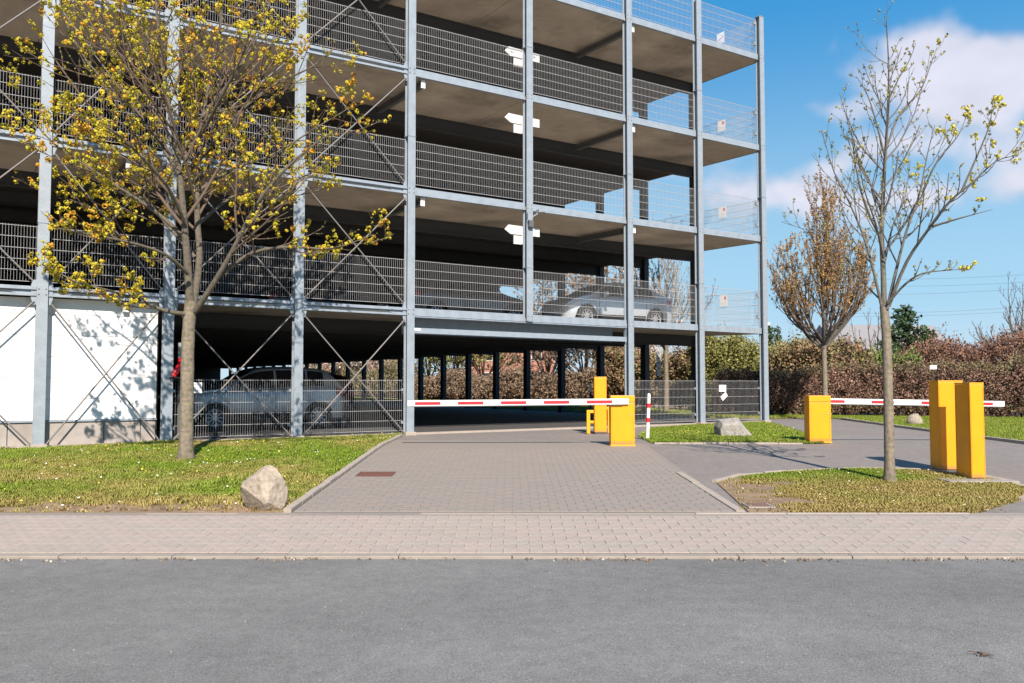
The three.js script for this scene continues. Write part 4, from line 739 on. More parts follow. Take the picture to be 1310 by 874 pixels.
drawnTree('flowering_tree', 'maple with yellow green blossom on the left lawn before the garage', 14.45, [238, 588], [[237.5, 592], [238.5, 540], [239.5, 480], [241, 425], [244, 385]], [0.114, 0.098], [
  [0.085, 0.012, [243, 392, 0.02], [240, 340, 0.1], [236, 290, 0.2], [231, 235, 0.25], [224, 180, 0.3], [213, 120, 0.4], [205, 60, 0.4], [198, -10, 0.5], [192, -70, 0.5]],
  [0.075, 0.012, [247, 392, -0.02], [255, 330, -0.1], [252, 275, -0.2], [254, 215, -0.25], [258, 160, -0.35], [270, 95, -0.5], [282, 35, -0.5], [290, -60, -0.6]],
  [0.06, 0.01, [250, 398, 0.05], [275, 360, 0.3], [300, 316, 0.5], [322, 272, 0.7], [352, 230, 0.9], [395, 190, 1.0], [440, 160, 1.1]],
  [0.045, 0.008, [278, 355, 0.25], [320, 325, 0.3], [370, 316, 0.5], [425, 318, 0.5], [478, 300, 0.6]],
  [0.045, 0.008, [238, 402, 0.05], [212, 398, 0.3], [180, 385, 0.5], [140, 372, 0.7], [95, 360, 0.7], [55, 335, 0.8]],
  [0.045, 0.008, [238, 305, 0.15], [200, 272, 0.3], [160, 245, 0.5], [115, 215, 0.6], [70, 185, 0.8], [30, 140, 0.9]],
  [0.04, 0.008, [230, 225, 0.2], [195, 170, 0.3], [155, 125, 0.5], [112, 80, 0.6], [85, 30, 0.6], [72, -15, 0.6]],
  [0.04, 0.008, [254, 205, -0.25], [295, 155, -0.3], [345, 112, -0.4], [400, 85, -0.4], [430, 60, -0.5]],
  [0.04, 0.008, [253, 245, -0.2], [300, 215, -0.5], [345, 200, -0.7], [402, 165, -0.9], [452, 135, -1.0]],
  [0.035, 0.008, [259, 150, -0.3], [300, 95, -0.4], [335, 35, -0.5], [355, -40, -0.6]],
  [0.04, 0.008, [236, 285, 0.3], [215, 240, 0.9], [180, 200, 1.5], [140, 165, 2.0], [95, 150, 2.4]],
  [0.04, 0.008, [250, 290, -0.3], [285, 260, -0.9], [325, 240, -1.5], [380, 250, -2.0], [430, 235, -2.3]],
  [0.04, 0.008, [240, 350, 0.3], [210, 325, 0.9], [165, 310, 1.4], [115, 300, 1.8], [65, 290, 2.2]],
  [0.04, 0.008, [250, 330, -0.3], [215, 290, -1.0], [175, 250, -1.6], [130, 270, -2.0], [90, 255, -2.3]],
  [0.04, 0.008, [254, 180, 0.2], [280, 130, 0.9], [310, 70, 1.4], [330, 0, 1.8]],
  [0.04, 0.008, [228, 200, -0.3], [200, 140, -1.0], [170, 70, -1.6], [150, 0, -2.0]],
], { levels: 2, per: [3.3, 5.4], ratio: [0.42, 0.45], angle: 0.78, lift: 0.09, thin: 0.0042, from: 0.22, along: [0.35, 0.6, 0.82, 1] }, 1234, [M.bark, M.limb, M.twig], (t, tips, r) => {
  const spots = [], buds = [], off = t.position, c = t.position.x;
  for (const p of tips) {
    const left = smooth(0.9, -0.9, p.x), keep = (0.44 + 0.40 * left) * (0.35 + 1.1 * smooth(-0.2, 0.25, fbm(p.x * 1.1, p.y * 1.1, p.z * 1.1 + 3, 3)));
    if (r() < keep * lerp(1, 0.62, smooth(4.4, 6.5, p.y))) { const n = 1 + Math.floor(r() * 3.9); for (let i = 0; i < n; i++) spots.push(p.clone().add(V(r() - 0.5, r() - 0.4, r() - 0.5).multiplyScalar(0.15))); } else if (r() < 0.5) buds.push(p);
  }
  const tint = (r, p) => { const g = r(), o = fbm(p.x * 0.9, p.y * 0.9, p.z + 8, 2) + 0.5 * r(), v = 0.75 + r() * 0.45; return o > 0.46 ? [0.52 * v, 0.27 * v, 0.015] : [lerp(0.36, 0.56, g) * v, lerp(0.33, 0.41, g) * v, 0.018 * v]; };
  sprinkle('blossom', t, clusterGeo(1, 13, 0.040, 0.024), petal, spots, tint, r, 0.65, 1.35);
  sprinkle('buds', t, clusterGeo(2, 5, 0.012, 0.014), petal, buds, (r) => [0.34, 0.3 + r() * 0.08, 0.05], r);
});
drawnTree('slim_tree', 'slim young tree with few yellow blossoms on the dry island at right', 12.0, [1138, 616], [[1138.5, 620], [1137.5, 560], [1136, 490], [1134, 430], [1131, 392]], [0.069, 0.058], [
  [0.05, 0.008, [1131, 398], [1130, 345], [1128, 300, 0.02], [1130, 245], [1133, 195], [1136, 140], [1137, 85], [1134, 28]],
  [0.026, 0.005, [1128, 392, 0.02], [1116, 340, 0.1], [1104, 300, 0.15], [1086, 258, 0.2], [1067, 220, 0.25], [1052, 168, 0.3]],
  [0.022, 0.005, [1128, 272], [1114, 235, -0.15], [1100, 206, -0.25], [1086, 160, -0.3], [1074, 118, -0.4]],
  [0.03, 0.005, [1135, 396, 0.05], [1148, 340, 0.1], [1160, 295, 0.2], [1176, 250, 0.25], [1186, 200, 0.3], [1196, 160, 0.35]],
  [0.03, 0.005, [1137, 392, 0.05], [1160, 335, 0.3], [1186, 296, 0.6], [1215, 258, 0.9], [1246, 232, 1.1], [1275, 206, 1.2], [1303, 198, 1.3]],
  [0.02, 0.004, [1192, 290, 0.65], [1215, 283, 0.8], [1240, 276, 0.95], [1270, 268, 1.0]],
  [0.022, 0.004, [1136, 388, 0.1], [1160, 362, 0.3], [1180, 350, 0.45], [1210, 346, 0.55], [1246, 344, 0.6]],
  [0.018, 0.004, [1133, 205], [1122, 160, 0.1], [1110, 122, 0.15], [1096, 98, 0.2]],
  [0.02, 0.004, [1134, 190, -0.05], [1150, 148, -0.15], [1178, 115, -0.25], [1190, 85, -0.3], [1199, 60, -0.3]],
  [0.014, 0.004, [1136, 130], [1150, 100, 0.1], [1163, 78, 0.15], [1172, 55, 0.2]],
  [0.016, 0.004, [1128, 385, -0.1], [1108, 365, -0.3], [1078, 325, -0.45], [1045, 300, -0.5], [1000, 284, -0.6]],
  [0.018, 0.004, [1180, 246, 0.25], [1200, 205, 0.4], [1225, 175, 0.5], [1236, 150, 0.5]],
  [0.018, 0.004, [1230, 245, 1.0], [1250, 200, 1.1], [1266, 160, 1.2], [1270, 132, 1.2]],
  [0.02, 0.004, [1130, 330, 0.1], [1120, 285, 0.6], [1105, 240, 0.9], [1098, 200, 1.1]],
  [0.02, 0.004, [1131, 340, -0.1], [1142, 290, -0.6], [1158, 250, -0.9], [1165, 205, -1.1]],
], { levels: 2, per: [4.6, 7], ratio: [0.30, 0.4], angle: 0.8, lift: 0.2, thin: 0.0034, from: 0.2, along: [0.5, 1], minLen: 0.07 }, 777, [M.bark, M.bare_limb, M.grey_twig], (t, tips, r) => {
  const yes = [], buds = [];
  for (const p of tips) { const w = p.x, k = smooth(0.35, 1.5, w) * (p.y < 5.7 ? 1 : 0.3); if (r() < k * 0.30 * (1 + 1.6 * smooth(0, 0.2, fbm(p.x * 2, p.y * 2, p.z * 2, 2)))) for (let i = 0; i < 3; i++) yes.push(p.clone().add(V(r() - 0.5, r() - 0.4, r() - 0.5).multiplyScalar(0.1))); else if (r() < 0.75) buds.push(p); }
  sprinkle('blossom', t, clusterGeo(3, 11, 0.03, 0.02), petal, yes, (r) => { const v = 0.75 + r() * 0.4; return [0.52 * v, 0.45 * v, 0.03]; }, r);
  sprinkle('buds', t, clusterGeo(4, 7, 0.018, 0.016), petal, buds, (r) => { const v = 0.5 + r() * 0.8; return [0.34 * v, 0.31 * v, 0.09 * v]; }, r);
});
// upright bare trees farther off
function vaseTree(name, label, pos, h, w, trunkH, r0, seed, o, mats, leaf) {
  const t = thing(name, label, 'tree', pos.toArray()), r = rng(seed), tr = new Tubes(); tr.add([V(0, -0.1, 0), V(0.02, trunkH * 0.5, 0), V(0, trunkH + 0.2, 0)], [r0 * 1.2, r0, r0 * 0.9], 9); tr.build('trunk', mats[0], t);
  const layers = [new Tubes(), new Tubes(), new Tubes()], tips = [], n = o.limbs ?? 14;
  for (let i = 0; i < n; i++) {
    const a = (i * 2.4) + r() * 0.5, f = i / n, reach = w * (0.35 + 0.65 * Math.sqrt(r())) * (f < 0.15 ? 0.2 : 1), top = trunkH + (h - trunkH) * (f < 0.15 ? 0.97 : lerp(0.95, 0.4, (reach / w) ** 1.6) * (0.9 + r() * 0.15)), y0 = trunkH * (0.92 + 0.18 * r());
    const pts = []; for (let s = 0; s <= 7; s++) { const q = s / 7, k = reach * (1 - (1 - q) ** (o.flare ?? 1.7)); pts.push(V(Math.cos(a + q * 0.3) * k + (r() - 0.5) * 0.08, lerp(y0, top, q) + (r() - 0.5) * 0.06, Math.sin(a + q * 0.3) * k + (r() - 0.5) * 0.08)); }
    grow(layers, pts, r0 * 0.5, o.thin ?? 0.006, 0, o, r, tips);
  }
  layers[0].build('limbs', mats[1], t); layers[1].build('branches', mats[2], t); layers[2].build('twigs', mats[2], t); if (leaf) leaf(t, tips, r); return t;
}
const rusty = mat('rusty_twig', [0.17, 0.10, 0.055], 0.9), palewood = mat('pale_twig', [0.30, 0.25, 0.20], 0.9), brownwood = mat('brown_twig', [0.12, 0.082, 0.06], 0.9);
{
  const p = onGround(1055, 533); vaseTree('budding_tree', 'round tree with rusty orange buds standing before the hedge, behind the orange cabinet', at(1055, 500, 27.5).setY(0), 7.2, 1.72, 2.35, 0.085, 31, { levels: 2, per: [3.2, 5.2], ratio: [0.36, 0.5], angle: 0.6, lift: 0.25, thin: 0.006, limbs: 26, flare: 2.3, from: 0.2, along: [0.3, 0.55, 0.8, 1] }, [M.bark, M.grey_twig, rusty], (t, tips, r) => {
    sprinkle('buds', t, clusterGeo(6, 8, 0.042, 0.026), petal, tips.filter((p) => r() < 0.42 + 0.38 * smooth(3.0, 5.4, p.y)), (r, p) => { const v = 0.6 + r() * 0.7; return [0.36 * v, 0.215 * v, 0.075 * v]; }, r);
  });
  vaseTree('bare_tree', 'pale bare tree seen through the right end of the first deck', at(852, 500, 35).setY(0), 7.6, 2.1, 2.6, 0.10, 37, { levels: 2, per: [2.4, 4], ratio: [0.34, 0.45], angle: 0.6, lift: 0.25, thin: 0.008, limbs: 16 }, [M.bark, palewood, palewood], (t, tips, r) => sprinkle('buds', t, clusterGeo(7, 7, 0.03, 0.024), petal, tips.filter(() => r() < 0.5), (r) => { const v = 0.7 + r() * 0.6; return [0.42 * v, 0.33 * v, 0.22 * v]; }, r));
  vaseTree('bare_tree', 'dark bare tree rising behind the hedge at the right edge', at(1302, 470, 46).setY(0), 6.6, 2.2, 1.8, 0.15, 41, { levels: 2, per: [1.8, 3], ratio: [0.36, 0.45], angle: 0.6, lift: 0.12, thin: 0.011, limbs: 12 }, [M.grey_twig, M.grey_twig, brownwood]);
  vaseTree('bare_tree', 'leafless brown tree between the houses behind the hedge', at(1118, 460, 62).setY(0), 6.4, 3.0, 2.0, 0.16, 43, { levels: 2, per: [1.2, 2], ratio: [0.36, 0.45], angle: 0.7, lift: 0.12, thin: 0.014, limbs: 12 }, [M.grey_twig, M.grey_twig, brownwood]);
  const back = [[806, 62, 6.4, 3.1, 'blossoming white tree seen through the entrance beside the right column', 1], [748, 58, 5.6, 3.0, 'brown bare tree seen through the entrance right of centre', 0], [700, 60, 5.8, 2.6, 'forked dark bare tree seen through the entrance centre', 0], [618, 66, 5.4, 2.6, 'olive leaved tree seen through the entrance left of the brick house', 2], [583, 70, 5.6, 2.8, 'greenish tree seen through the entrance left part', 2], [548, 74, 5.6, 2.8, 'brown bare tree at the left end of the entrance view', 0], [492, 80, 6.2, 3.0, 'pale bare tree seen beyond the silver suv', 1], [770, 50, 6.6, 2.8, 'brown bare tree behind the ticket pillar view', 0], [430, 84, 6.4, 3.2, 'pale blossoming tree far behind the silver suv tail', 1]];
  back.forEach(([px, Z, h, w, label, kind], i) => vaseTree('background_tree', label, at(px, 490, Z).setY(0), h + 3, w * 1.15, 1.1, 0.12, 60 + i, { levels: 2, per: [1.7, 2.8], ratio: [0.38, 0.48], angle: 0.75, lift: 0.06, thin: 0.013, limbs: 17 }, [M.grey_twig, kind === 1 ? palewood : brownwood, kind === 1 ? palewood : brownwood], (t, tips, r) => sprinkle('foliage', t, clusterGeo(8 + kind, 9, 0.1, 0.07), petal, tips.filter(() => r() < [0.55, 0.85, 0.9][kind]), (r) => { const v = 0.6 + r() * 0.8; return kind === 1 ? [0.55 * v, 0.48 * v, 0.42 * v] : kind === 2 ? [0.24 * v, 0.24 * v, 0.06 * v] : [0.26 * v, 0.18 * v, 0.11 * v]; }, r)));
}
// hedges and thickets: twigs and leaves through the whole volume
function leafSprig(seed, n, len, leaf) {
  const r = rng(seed), tb = new Tubes(), g = []; const p = [];
  for (let i = 0; i < n; i++) { const f = (i + 1) / n, a = r() * 6.283, c = V(Math.cos(a) * 0.3 * len * r(), f * len, Math.sin(a) * 0.3 * len * r()), d = V(r() - 0.5, r() - 0.3, r() - 0.5).normalize(), e = V(r() - 0.5, r() - 0.5, r() - 0.5).cross(d).normalize(), L = leaf * (0.6 + r() * 0.7); const A = c, B = c.clone().addScaledVector(d, L * 0.5).addScaledVector(e, L * 0.3), C = c.clone().addScaledVector(d, L), D = c.clone().addScaledVector(d, L * 0.5).addScaledVector(e, -L * 0.3); for (const v of [A, B, C, A, C, D]) p.push(v.x, v.y, v.z); }
  const q = new THREE.BufferGeometry(); q.setAttribute('position', new THREE.Float32BufferAttribute(p, 3)); q.computeVertexNormals(); return q;
}
function hedge(name, label, path, height, thick, count, seed, look, category = 'hedge') {
  const a = path[0], o = thing(name, label, category, [a[0], 0, -a[1]]), r = rng(seed), spots = [], stems = new Tubes(), segs = []; let total = 0;
  for (let i = 0; i + 1 < path.length; i++) { const L = Math.hypot(path[i + 1][0] - path[i][0], path[i + 1][1] - path[i][1]); segs.push([total, L, path[i], path[i + 1]]); total += L; }
  const pos = (s) => { const g = segs.find(([t, L]) => s <= t + L) ?? segs[segs.length - 1], f = (s - g[0]) / g[1], dx = (g[3][0] - g[2][0]) / g[1], dz = (g[3][1] - g[2][1]) / g[1]; return [lerp(g[2][0], g[3][0], f) - a[0], lerp(g[2][1], g[3][1], f) - a[1], -dz, dx]; };
  for (let i = 0; i < count; i++) {
    const s = r() * total, [x, z, nx, nz] = pos(s), H = height(s, total) * (1 + 0.3 * fbm(s * 0.7, seed, 2, 3) + 0.3 * fbm(s * 2.7, seed, 5, 2) + (r() < 0.06 ? r() * 0.25 : 0)), v = Math.pow(r(), look.low ?? 0.85), side = (r() * 2 - 1), bulge = thick * (0.75 + 0.5 * fbm(s * 0.8, v * 3, seed, 3) + 0.25) * Math.sqrt(Math.max(0.05, 1 - v * v * (look.round ?? 0.6)));
    if (fbm(s * 1.7, v * H * 1.7, side * 2 + seed, 3) < -0.2) continue;
    spots.push([V(x + nx * side * bulge, v * H + 0.03, -(z + nz * side * bulge)), v, s]);
  }
  for (let s = 0.15; s < total; s += look.stem ?? 0.22) { const [x, z, nx, nz] = pos(s), q = (r() - 0.5) * thick, H = height(s, total) * (0.8 + r() * 0.35 + (r() < 0.3 ? 0.2 : 0)), b = V(x + nx * q, -0.05, -(z + nz * q)); const m = b.clone().add(V((r() - 0.5) * 0.3, H * 0.5, (r() - 0.5) * 0.3)), e = b.clone().add(V((r() - 0.5) * 0.8, H, (r() - 0.5) * 0.8)); stems.add([b, m, e], [0.02, 0.014, 0.005], 3); for (let j = 0; j < 5; j++) { const f = 0.3 + r() * 0.6, w = f < 0.5 ? b.clone().lerp(m, f * 2) : m.clone().lerp(e, f * 2 - 1); stems.add([w, w.clone().add(V((r() - 0.5) * 0.7, 0.25 + r() * 0.5, (r() - 0.5) * 0.7))], [0.008, 0.003], 3); } }
  stems.build('stems', look.wood ?? brownwood, o);
  const im = new THREE.InstancedMesh(leafSprig(seed, look.leaves ?? 9, look.len ?? 0.3, look.leaf ?? 0.09), leafMat, spots.length), q = new THREE.Object3D(), c = new THREE.Color();
  spots.forEach(([p, v, s], i) => { q.position.copy(p); q.rotation.set((r() - 0.5) * 1.6, r() * 6.28, (r() - 0.5) * 1.6); q.scale.setScalar(0.7 + r() * 0.7); q.updateMatrix(); im.setMatrixAt(i, q.matrix); im.setColorAt(i, c.setRGB(...look.tint(r, v, s / total, p))); });
  im.name = 'foliage'; im.castShadow = im.receiveShadow = true; o.add(stuff(im)); return o;
}
const mix = (a, b, t, v) => a.map((x, i) => lerp(x, b[i], t) * v);
hedge('hedge', 'long brown beech hedge with dry leaves along the grass on the right', [[7.6, 32.2], [12, 31.4], [17, 29.6], [24, 27.0], [30, 25]], (s) => 1.35 + 0.25 * smooth(2.5, 4.5, s) + 0.4 * smooth(8, 12, s), 0.75, 46000, 201, { tint: (r, v, s, p) => mix([0.14, 0.08, 0.055], fbm(s * 0.35, v * 1.5, 8, 2) > 0.24 ? [0.24, 0.21, 0.09] : [0.37, 0.225, 0.155], clamp(r() + 0.8 * fbm(p.x * 0.6, p.y * 0.9, 3, 3), 0, 1), (0.6 + r() * 0.7) * lerp(0.55, 1, smooth(0.02, 0.2, s))), leaf: 0.06, len: 0.26, round: 0.35 });  // leaves tinted darker towards the left end, its shade put into the colour
hedge('thicket', 'reddish brown shrub thicket rising above the hedge at the right edge', [[14.5, 34.5], [20, 33.2], [30, 30.5]], (s, t) => 1.9 + 1.0 * smooth(0, 6, s) + 0.25 * Math.sin(s * 1.1), 1.5, 26000, 211, { tint: (r, v, s, p) => mix([0.17, 0.075, 0.05], [0.30, 0.18, 0.11], clamp(r() + 0.9 * fbm(p.x * 0.5, p.y * 0.8, 5, 3), 0, 1), 0.6 + r() * 0.7), leaf: 0.075, len: 0.4, stem: 0.25, leaves: 8 }, 'shrubs');
hedge('thicket', 'yellow green bushes behind the hedge right of the corner column', [[7.5, 36], [11, 36.2], [13.2, 36.4]], (s) => 2.9 - 0.12 * s + 0.25 * Math.sin(s * 1.7), 1.3, 9000, 221, { tint: (r, v) => mix([0.14, 0.15, 0.035], [0.30, 0.27, 0.08], r(), 0.7 + r() * 0.6), leaf: 0.1, len: 0.35 }, 'shrubs');
hedge('thicket', 'low green bush in the hedge behind the slim tree trunk', [[13.2, 33.4], [15.3, 33.0]], () => 1.95, 0.8, 3500, 231, { tint: (r) => mix([0.10, 0.14, 0.03], [0.19, 0.22, 0.06], r(), 0.7 + r() * 0.6), leaf: 0.09 }, 'shrubs');
{ // the planting along the far side of the garage, which shows through the open ground floor
  const q = (n, t = 28.2) => onFront(t, n);
  hedge('hedge', 'brown olive hedge behind the garage fence, seen right of the entrance', [q(2), q(9), q(17)], (s) => 2.3 + 0.25 * Math.sin(s), 1.0, 13000, 241, { tint: (r, v, s) => mix([0.17, 0.115, 0.06], r() < 0.4 ? [0.24, 0.24, 0.08] : [0.32, 0.2, 0.11], r(), 0.7 + r() * 0.6), leaf: 0.1, len: 0.33 });
  hedge('hedge', 'brown shrubs along the lane seen through the middle of the ground floor', [q(17.5, 30), q(30, 30.5), q(44, 31)], (s) => 1.5 + 0.3 * Math.sin(s * 0.7), 1.0, 12000, 251, { tint: (r) => mix([0.16, 0.11, 0.075], [0.28, 0.2, 0.13], r(), 0.7 + r() * 0.6), leaf: 0.12, len: 0.4, stem: 0.6 });
  hedge('hedge', 'dull green shrubs far behind the ground floor at left', [q(45, 31), q(64, 32), q(84, 33)], (s) => 2.2 + 0.6 * Math.sin(s * 0.5), 1.3, 11000, 261, { tint: (r) => mix([0.12, 0.11, 0.05], [0.26, 0.22, 0.13], r(), 0.7 + r() * 0.6), leaf: 0.14, len: 0.5, stem: 0.8 });
}
// conifers
function conifer(label, pos, h, w, seed, wide) {
  const t = thing('conifer', label, 'tree', pos.toArray()), r = rng(seed), tr = new Tubes(), spots = []; tr.add([V(0, -0.1, 0), V(0.03, h * 0.5, 0), V(0, h, 0)], [h * 0.025, h * 0.015, 0.02], 7);
  const n = Math.round(h * 7); for (let i = 0; i < n; i++) { const f = 0.1 + (0.88 * i) / n, a = i * 2.4 + r(), L = w * (wide ? (0.35 + 0.75 * Math.sin(f * 2.6 + r() * 0.8)) * (1.05 - f * 0.8) : (1.02 - f)) * (0.75 + r() * 0.4), b = V(0, f * h, 0), e = V(Math.cos(a) * L, f * h + L * (wide ? 0.12 : 0.25), Math.sin(a) * L); tr.add([b, e], [0.03, 0.008], 3); const m = Math.round(L * 22) + 3; for (let k = 0; k < m; k++) { const p = b.clone().lerp(e, 0.15 + 0.85 * r()); p.add(V((r() - 0.5) * 0.35, (r() - 0.5) * 0.22, (r() - 0.5) * 0.35)); spots.push(p); } }
  tr.build('trunk', M.grey_twig, t); sprinkle('needles', t, leafSprig(seed, 12, 0.22, 0.17), leafMat, spots, (r) => { const v = 0.6 + r() * 0.7; return [0.045 * v, 0.085 * v, 0.03 * v]; }, r); return t;
}
conifer('broad dark green conifer rising above the hedge right of the slim trunk', at(1160, 470, 52).setY(0), 5.9, 2.5, 301, true);
conifer('second lower conifer leaning right beside the broad one', at(1184, 470, 53).setY(0), 4.6, 2.0, 302, true);
conifer('narrow dark conifer just right of the corner column', at(986, 470, 70).setY(0), 5.9, 0.6, 303, false);
conifer('narrow dark conifer second from the corner column', at(996, 470, 72).setY(0), 5.8, 0.5, 304, false);
// ------------------------------------------------------------------ buildings beyond
const brickTex = tex(512, 2.4, (u, v) => { const n = tile(u, v, 6, 91, 4), n2 = tile(u, v, 48, 93, 2), k = 1 + n * 0.3 + n2 * 0.4; return [0.36 * k, 0.17 * k, 0.125 * k]; });
mat('brick', [1, 1, 1], 0.9, { map: brickTex }); mat('roof_tile', [0.16, 0.09, 0.07], 0.9); mat('render_grey', [0.42, 0.40, 0.38], 0.9); mat('train_blue', [0.30, 0.42, 0.52], 0.5); mat('grey_roof', [0.24, 0.23, 0.23], 0.8); mat('pane', [0.03, 0.035, 0.045], 0.08);
function house(name, label, pos, turn, w, d, h, roofH, wallM, roofM, wins) {
  const o = thing(name, label, 'house', pos.toArray(), turn); mesh('wall', span(-w / 2, w / 2, -0.2, h, -d, 0), wallM, o);
  const s = new THREE.Shape(); s.moveTo(-d / 2 - 0.4, 0); s.lineTo(0, roofH); s.lineTo(d / 2 + 0.4, 0); s.lineTo(d / 2 + 0.35, -0.12); s.lineTo(-d / 2 - 0.35, -0.12); s.closePath(); const rf = mesh('roof', new THREE.ExtrudeGeometry(s, { depth: w + 0.6, bevelEnabled: false }).rotateY(Math.PI / 2).translate(-w / 2 - 0.3, h + 0.01, -d / 2), roofM, o); mesh('chimney', span(w * 0.2, w * 0.2 + 0.6, h + roofH * 0.4, h + roofH + 0.6, -d * 0.6, -d * 0.6 + 0.5), wallM, rf);
  for (const [x, y, ww, hh] of wins) { const f = mesh('window', [span(x - ww / 2, x + ww / 2, y, y + 0.07, 0.005, 0.05), span(x - ww / 2, x + ww / 2, y + hh - 0.07, y + hh, 0.005, 0.05), span(x - ww / 2, x - ww / 2 + 0.07, y + 0.07, y + hh - 0.07, 0.005, 0.05), span(x + ww / 2 - 0.07, x + ww / 2, y + 0.07, y + hh - 0.07, 0.005, 0.05)], M.off_white, o); mesh('pane', span(x - ww / 2 + 0.07, x + ww / 2 - 0.07, y + 0.07, y + hh - 0.07, 0.008, 0.02), M.pane, f); }
  return o;
}
house('brick_house', 'red brick house with dark windows seen through the ground floor centre', at(655, 490, 92).setY(0), 0, 9, 8, 5.6, 3, M.brick, M.roof_tile, [[-2.6, 0.9, 1.1, 1.4], [0, 0.9, 1.1, 1.4], [2.6, 0.9, 1.1, 1.4], [-2.6, 3.5, 1.1, 1.4], [2.6, 3.5, 1.1, 1.4]]);
house('brick_house', 'brown brick house seen past the tail of the silver suv', at(455, 490, 104).setY(0), 0, 12, 8, 6, 3, M.brick, M.roof_tile, [[-3.6, 1, 1.2, 1.4], [-1, 1, 1.2, 1.4], [3, 1, 1.2, 1.4], [-3, 3.8, 1.2, 1.4], [0, 3.8, 1.2, 1.4], [3, 3.8, 1.2, 1.4]]);
house('house', 'grey roofed house behind the conifers', at(1150, 490, 95).setY(0), 0.1, 13, 9, 4.6, 3.2, M.render_grey, M.grey_roof, [[-4, 1, 1.2, 1.4], [-1, 1, 1.2, 1.4], [2.5, 1, 1.2, 1.4]]);
{ // long low flat building with a pale blue band above the hedge
  const o = thing('long_hall', 'long low hall with a blue grey wall band above the hedge', 'hall', at(1122, 490, 66).setY(0).toArray(), 0.02);
  mesh('wall', span(-4.6, 4.4, -0.2, 3.1, -8, 0), M.render_grey, o); mesh('roof', span(-4.8, 4.6, 3.55, 3.72, -8.2, 0.25), M.grey_roof, o);
  for (let i = 0; i < 9; i++) mesh('wall_panel', bevelBox(0.985, 0.45, 0.08, 0.01, -4.1 + i, 3.325, 0.05), i < 4 ? M.train_blue : i % 2 ? M.off_white : M.render_grey, o);
}
{ // garden wall with dark openings beyond the lane
  const a = onFront(30.8, 21), b = onFront(31.5, 44), L = Math.hypot(b[0] - a[0], b[1] - a[1]), o = thing('garden_wall', 'low brown garden wall with dark square openings seen through the ground floor', 'wall', [a[0], 0, -a[1]], Math.atan2(b[1] - a[1], b[0] - a[0]));
  mesh('wall', span(0, L, -0.1, 1.25, -0.12, 0.12), mat('garden_brick', [0.20, 0.135, 0.105], 0.95), o); mesh('coping', bevelBox(L + 0.1, 0.08, 0.34, 0.01, L / 2, 1.29, 0), M.concrete, o);
  for (const x of [1.5, 5.6, 9.8, 14.2, 18.5]) mesh('opening', span(x - 0.32, x + 0.32, 0.45, 1.15, 0.1, 0.135), M.black, o);
}
{ // sign posts beyond the lane
  const p = at(843, 490, 33).setY(0), o = thing('banner_sign', 'tall white banner sign on a pole behind the garage, right of the entrance', 'sign', p.toArray()); mesh('panel', bevelBox(0.17, 1.1, 0.03, 0.005, 0, 2.0, 0), M.sign_white, o); new Tubes().bar(V(0, -0.1, -0.03), V(0, 2.6, -0.03), 0.025, 8, true).build('pole', M.steel, o);
  const g = mat('faded_print', [0.3, 0.3, 0.32], 0.6); for (let i = 0; i < 4; i++) mesh('mark', span(-0.05, 0.05, 1.7 + i * 0.2, 1.78 + i * 0.2, 0.0155, 0.0175), g, o);
  const q = at(755.5, 497, 31).setY(0), m = thing('marker_post', 'thin white marker post seen left of the tall orange pillar', 'post', q.toArray()); mesh('post', bevelBox(0.06, 1.25, 0.06, 0.006, 0, 0.62, 0), M.inner_steel, m); mesh('reflector', bevelBox(0.07, 0.32, 0.07, 0.006, 0, 1.02, 0), M.white_paint, m);
  const s = at(1194, 470, 29.2), w = thing('plaque', 'small pale plaque fixed in the brown hedge', 'sign', s.toArray()); mesh('board', bevelBox(0.24, 0.14, 0.02, 0.004), M.off_white, w); new Tubes().bar(V(0, -0.05, -0.02), V(0, -s.y, -0.02), 0.015, 6).build('stake', M.inner_steel, w);
}
{ // overhead lines
  const wm = mat('cable_grey', [0.16, 0.17, 0.18], 0.6); [[348, 341], [357, 351], [368, 358], [392, 381], [396, 387]].forEach(([y0, y1], i) => { const a = at(1100, y0 + 6, 190 + i * 3), b = at(1420, y1 - 2, 150 + i * 3), pts = []; for (let k = 0; k <= 14; k++) { const f = k / 14, p = a.clone().lerp(b, f * 1.4 - 0.2); p.y -= 1.2 * Math.sin(Math.PI * f); pts.push(p); } tag(new Tubes().add(pts, 0.022, 4).build('power_line', wm), ['uppermost of the five thin power lines in the right sky', 'second power line from the top in the right sky', 'middle one of the five power lines in the right sky', 'fourth power line from the top in the right sky', 'lowest of the five power lines in the right sky'][i], 'cable', 'power lines in the right sky'); });
}
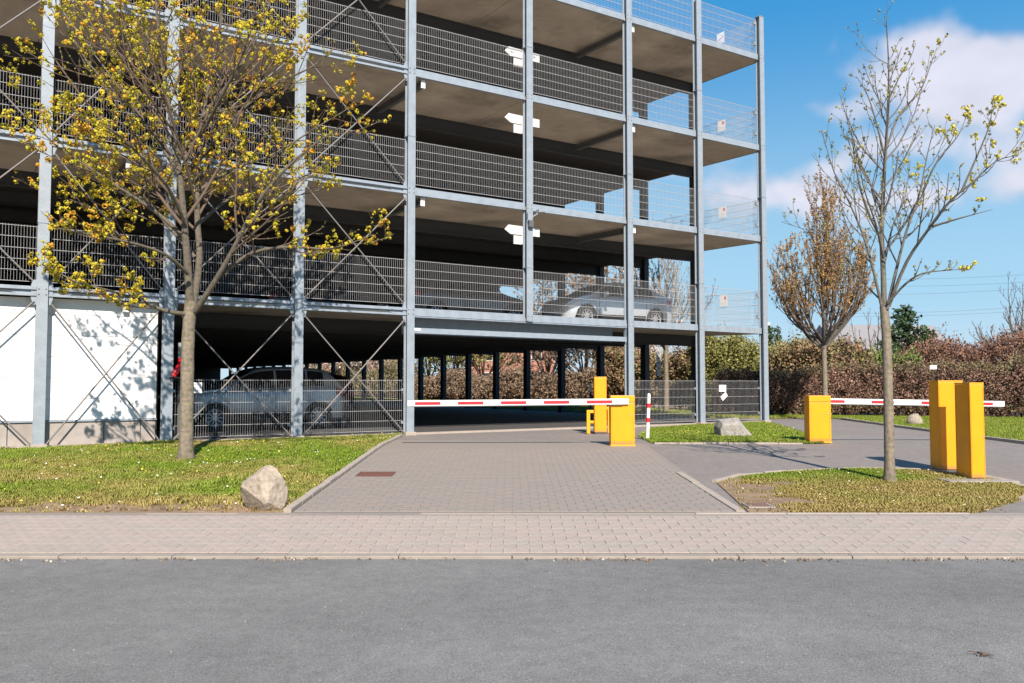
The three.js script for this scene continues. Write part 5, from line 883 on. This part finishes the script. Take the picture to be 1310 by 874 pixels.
// ------------------------------------------------------------------ litter and grit along the kerb
{
  const r = rng(909), spots = []; for (let i = 0; i < 1500; i++) { const x = (r() - 0.5) * 13, q = Math.abs(fbm(x * 1.3, 4, 1, 3)) * 3; if (r() > q) continue; spots.push(V(x, -0.355, -(ROAD_Z - 0.01 - r() * r() * 0.16))); }
  const im = sprinkle('grit', scene, new THREE.IcosahedronGeometry(0.008, 0), petal, spots, (r) => { const v = 0.5 + r(); return r() < 0.25 ? [0.36 * v, 0.30 * v, 0.24 * v] : [0.16 * v, 0.12 * v, 0.09 * v]; }, r, 0.5, 2.2); im.userData.label = 'grit and crumbs lying along the kerb'; im.userData.category = 'grit';
  const bits = []; for (let i = 0; i < 160; i++) { const x = (r() - 0.5) * 12, z = 4.2 + r() * 3.4; bits.push(V(x, -0.357, -z)); }
  const b = sprinkle('road_chips', scene, new THREE.IcosahedronGeometry(0.0055, 0), petal, bits, (r) => { const v = 0.5 + r() * 0.6; return [0.28 * v, 0.265 * v, 0.245 * v]; }, r, 0.4, 1.4); b.userData.label = 'pale stone chips scattered on the asphalt'; b.userData.category = 'grit';
  const p = onGround(1253, 838), t = thing('twig', 'small dark broken twig lying on the road', 'twig', p.toArray()); for (let i = 0; i < 7; i++) { const a = r() * 6.28, l = 0.025 + r() * 0.05, q = V((r() - 0.5) * 0.06, 0.004 + r() * 0.01, (r() - 0.5) * 0.06); new Tubes().add([q, q.clone().add(V(Math.cos(a) * l * 0.5, 0.008, Math.sin(a) * l * 0.5)), q.clone().add(V(Math.cos(a + 0.4) * l, 0.002, Math.sin(a + 0.4) * l))], [0.005, 0.004, 0.0015], 5).build('stick', brownwood, t); }
  const lv = leafSprig(5, 1, 0.02, 0.05), dl = []; for (let i = 0; i < 420; i++) { const x = (r() - 0.5) * 11, z = WALK_Z + 0.05 + Math.abs(r() + r() - 1) * 0.35; if (x > DRV_L - 0.2 && x < DRV_R) continue; dl.push(V(x, ground(z) + 0.02, -z)); }
  const d = sprinkle('dead_leaves', scene, lv, petal, dl, (r) => { const v = 0.5 + r() * 0.7; return [0.34 * v, 0.22 * v, 0.12 * v]; }, r); d.userData.label = 'dead leaves along the back of the pavement'; d.userData.category = 'leaves';
}
renderer.render(scene, camera);
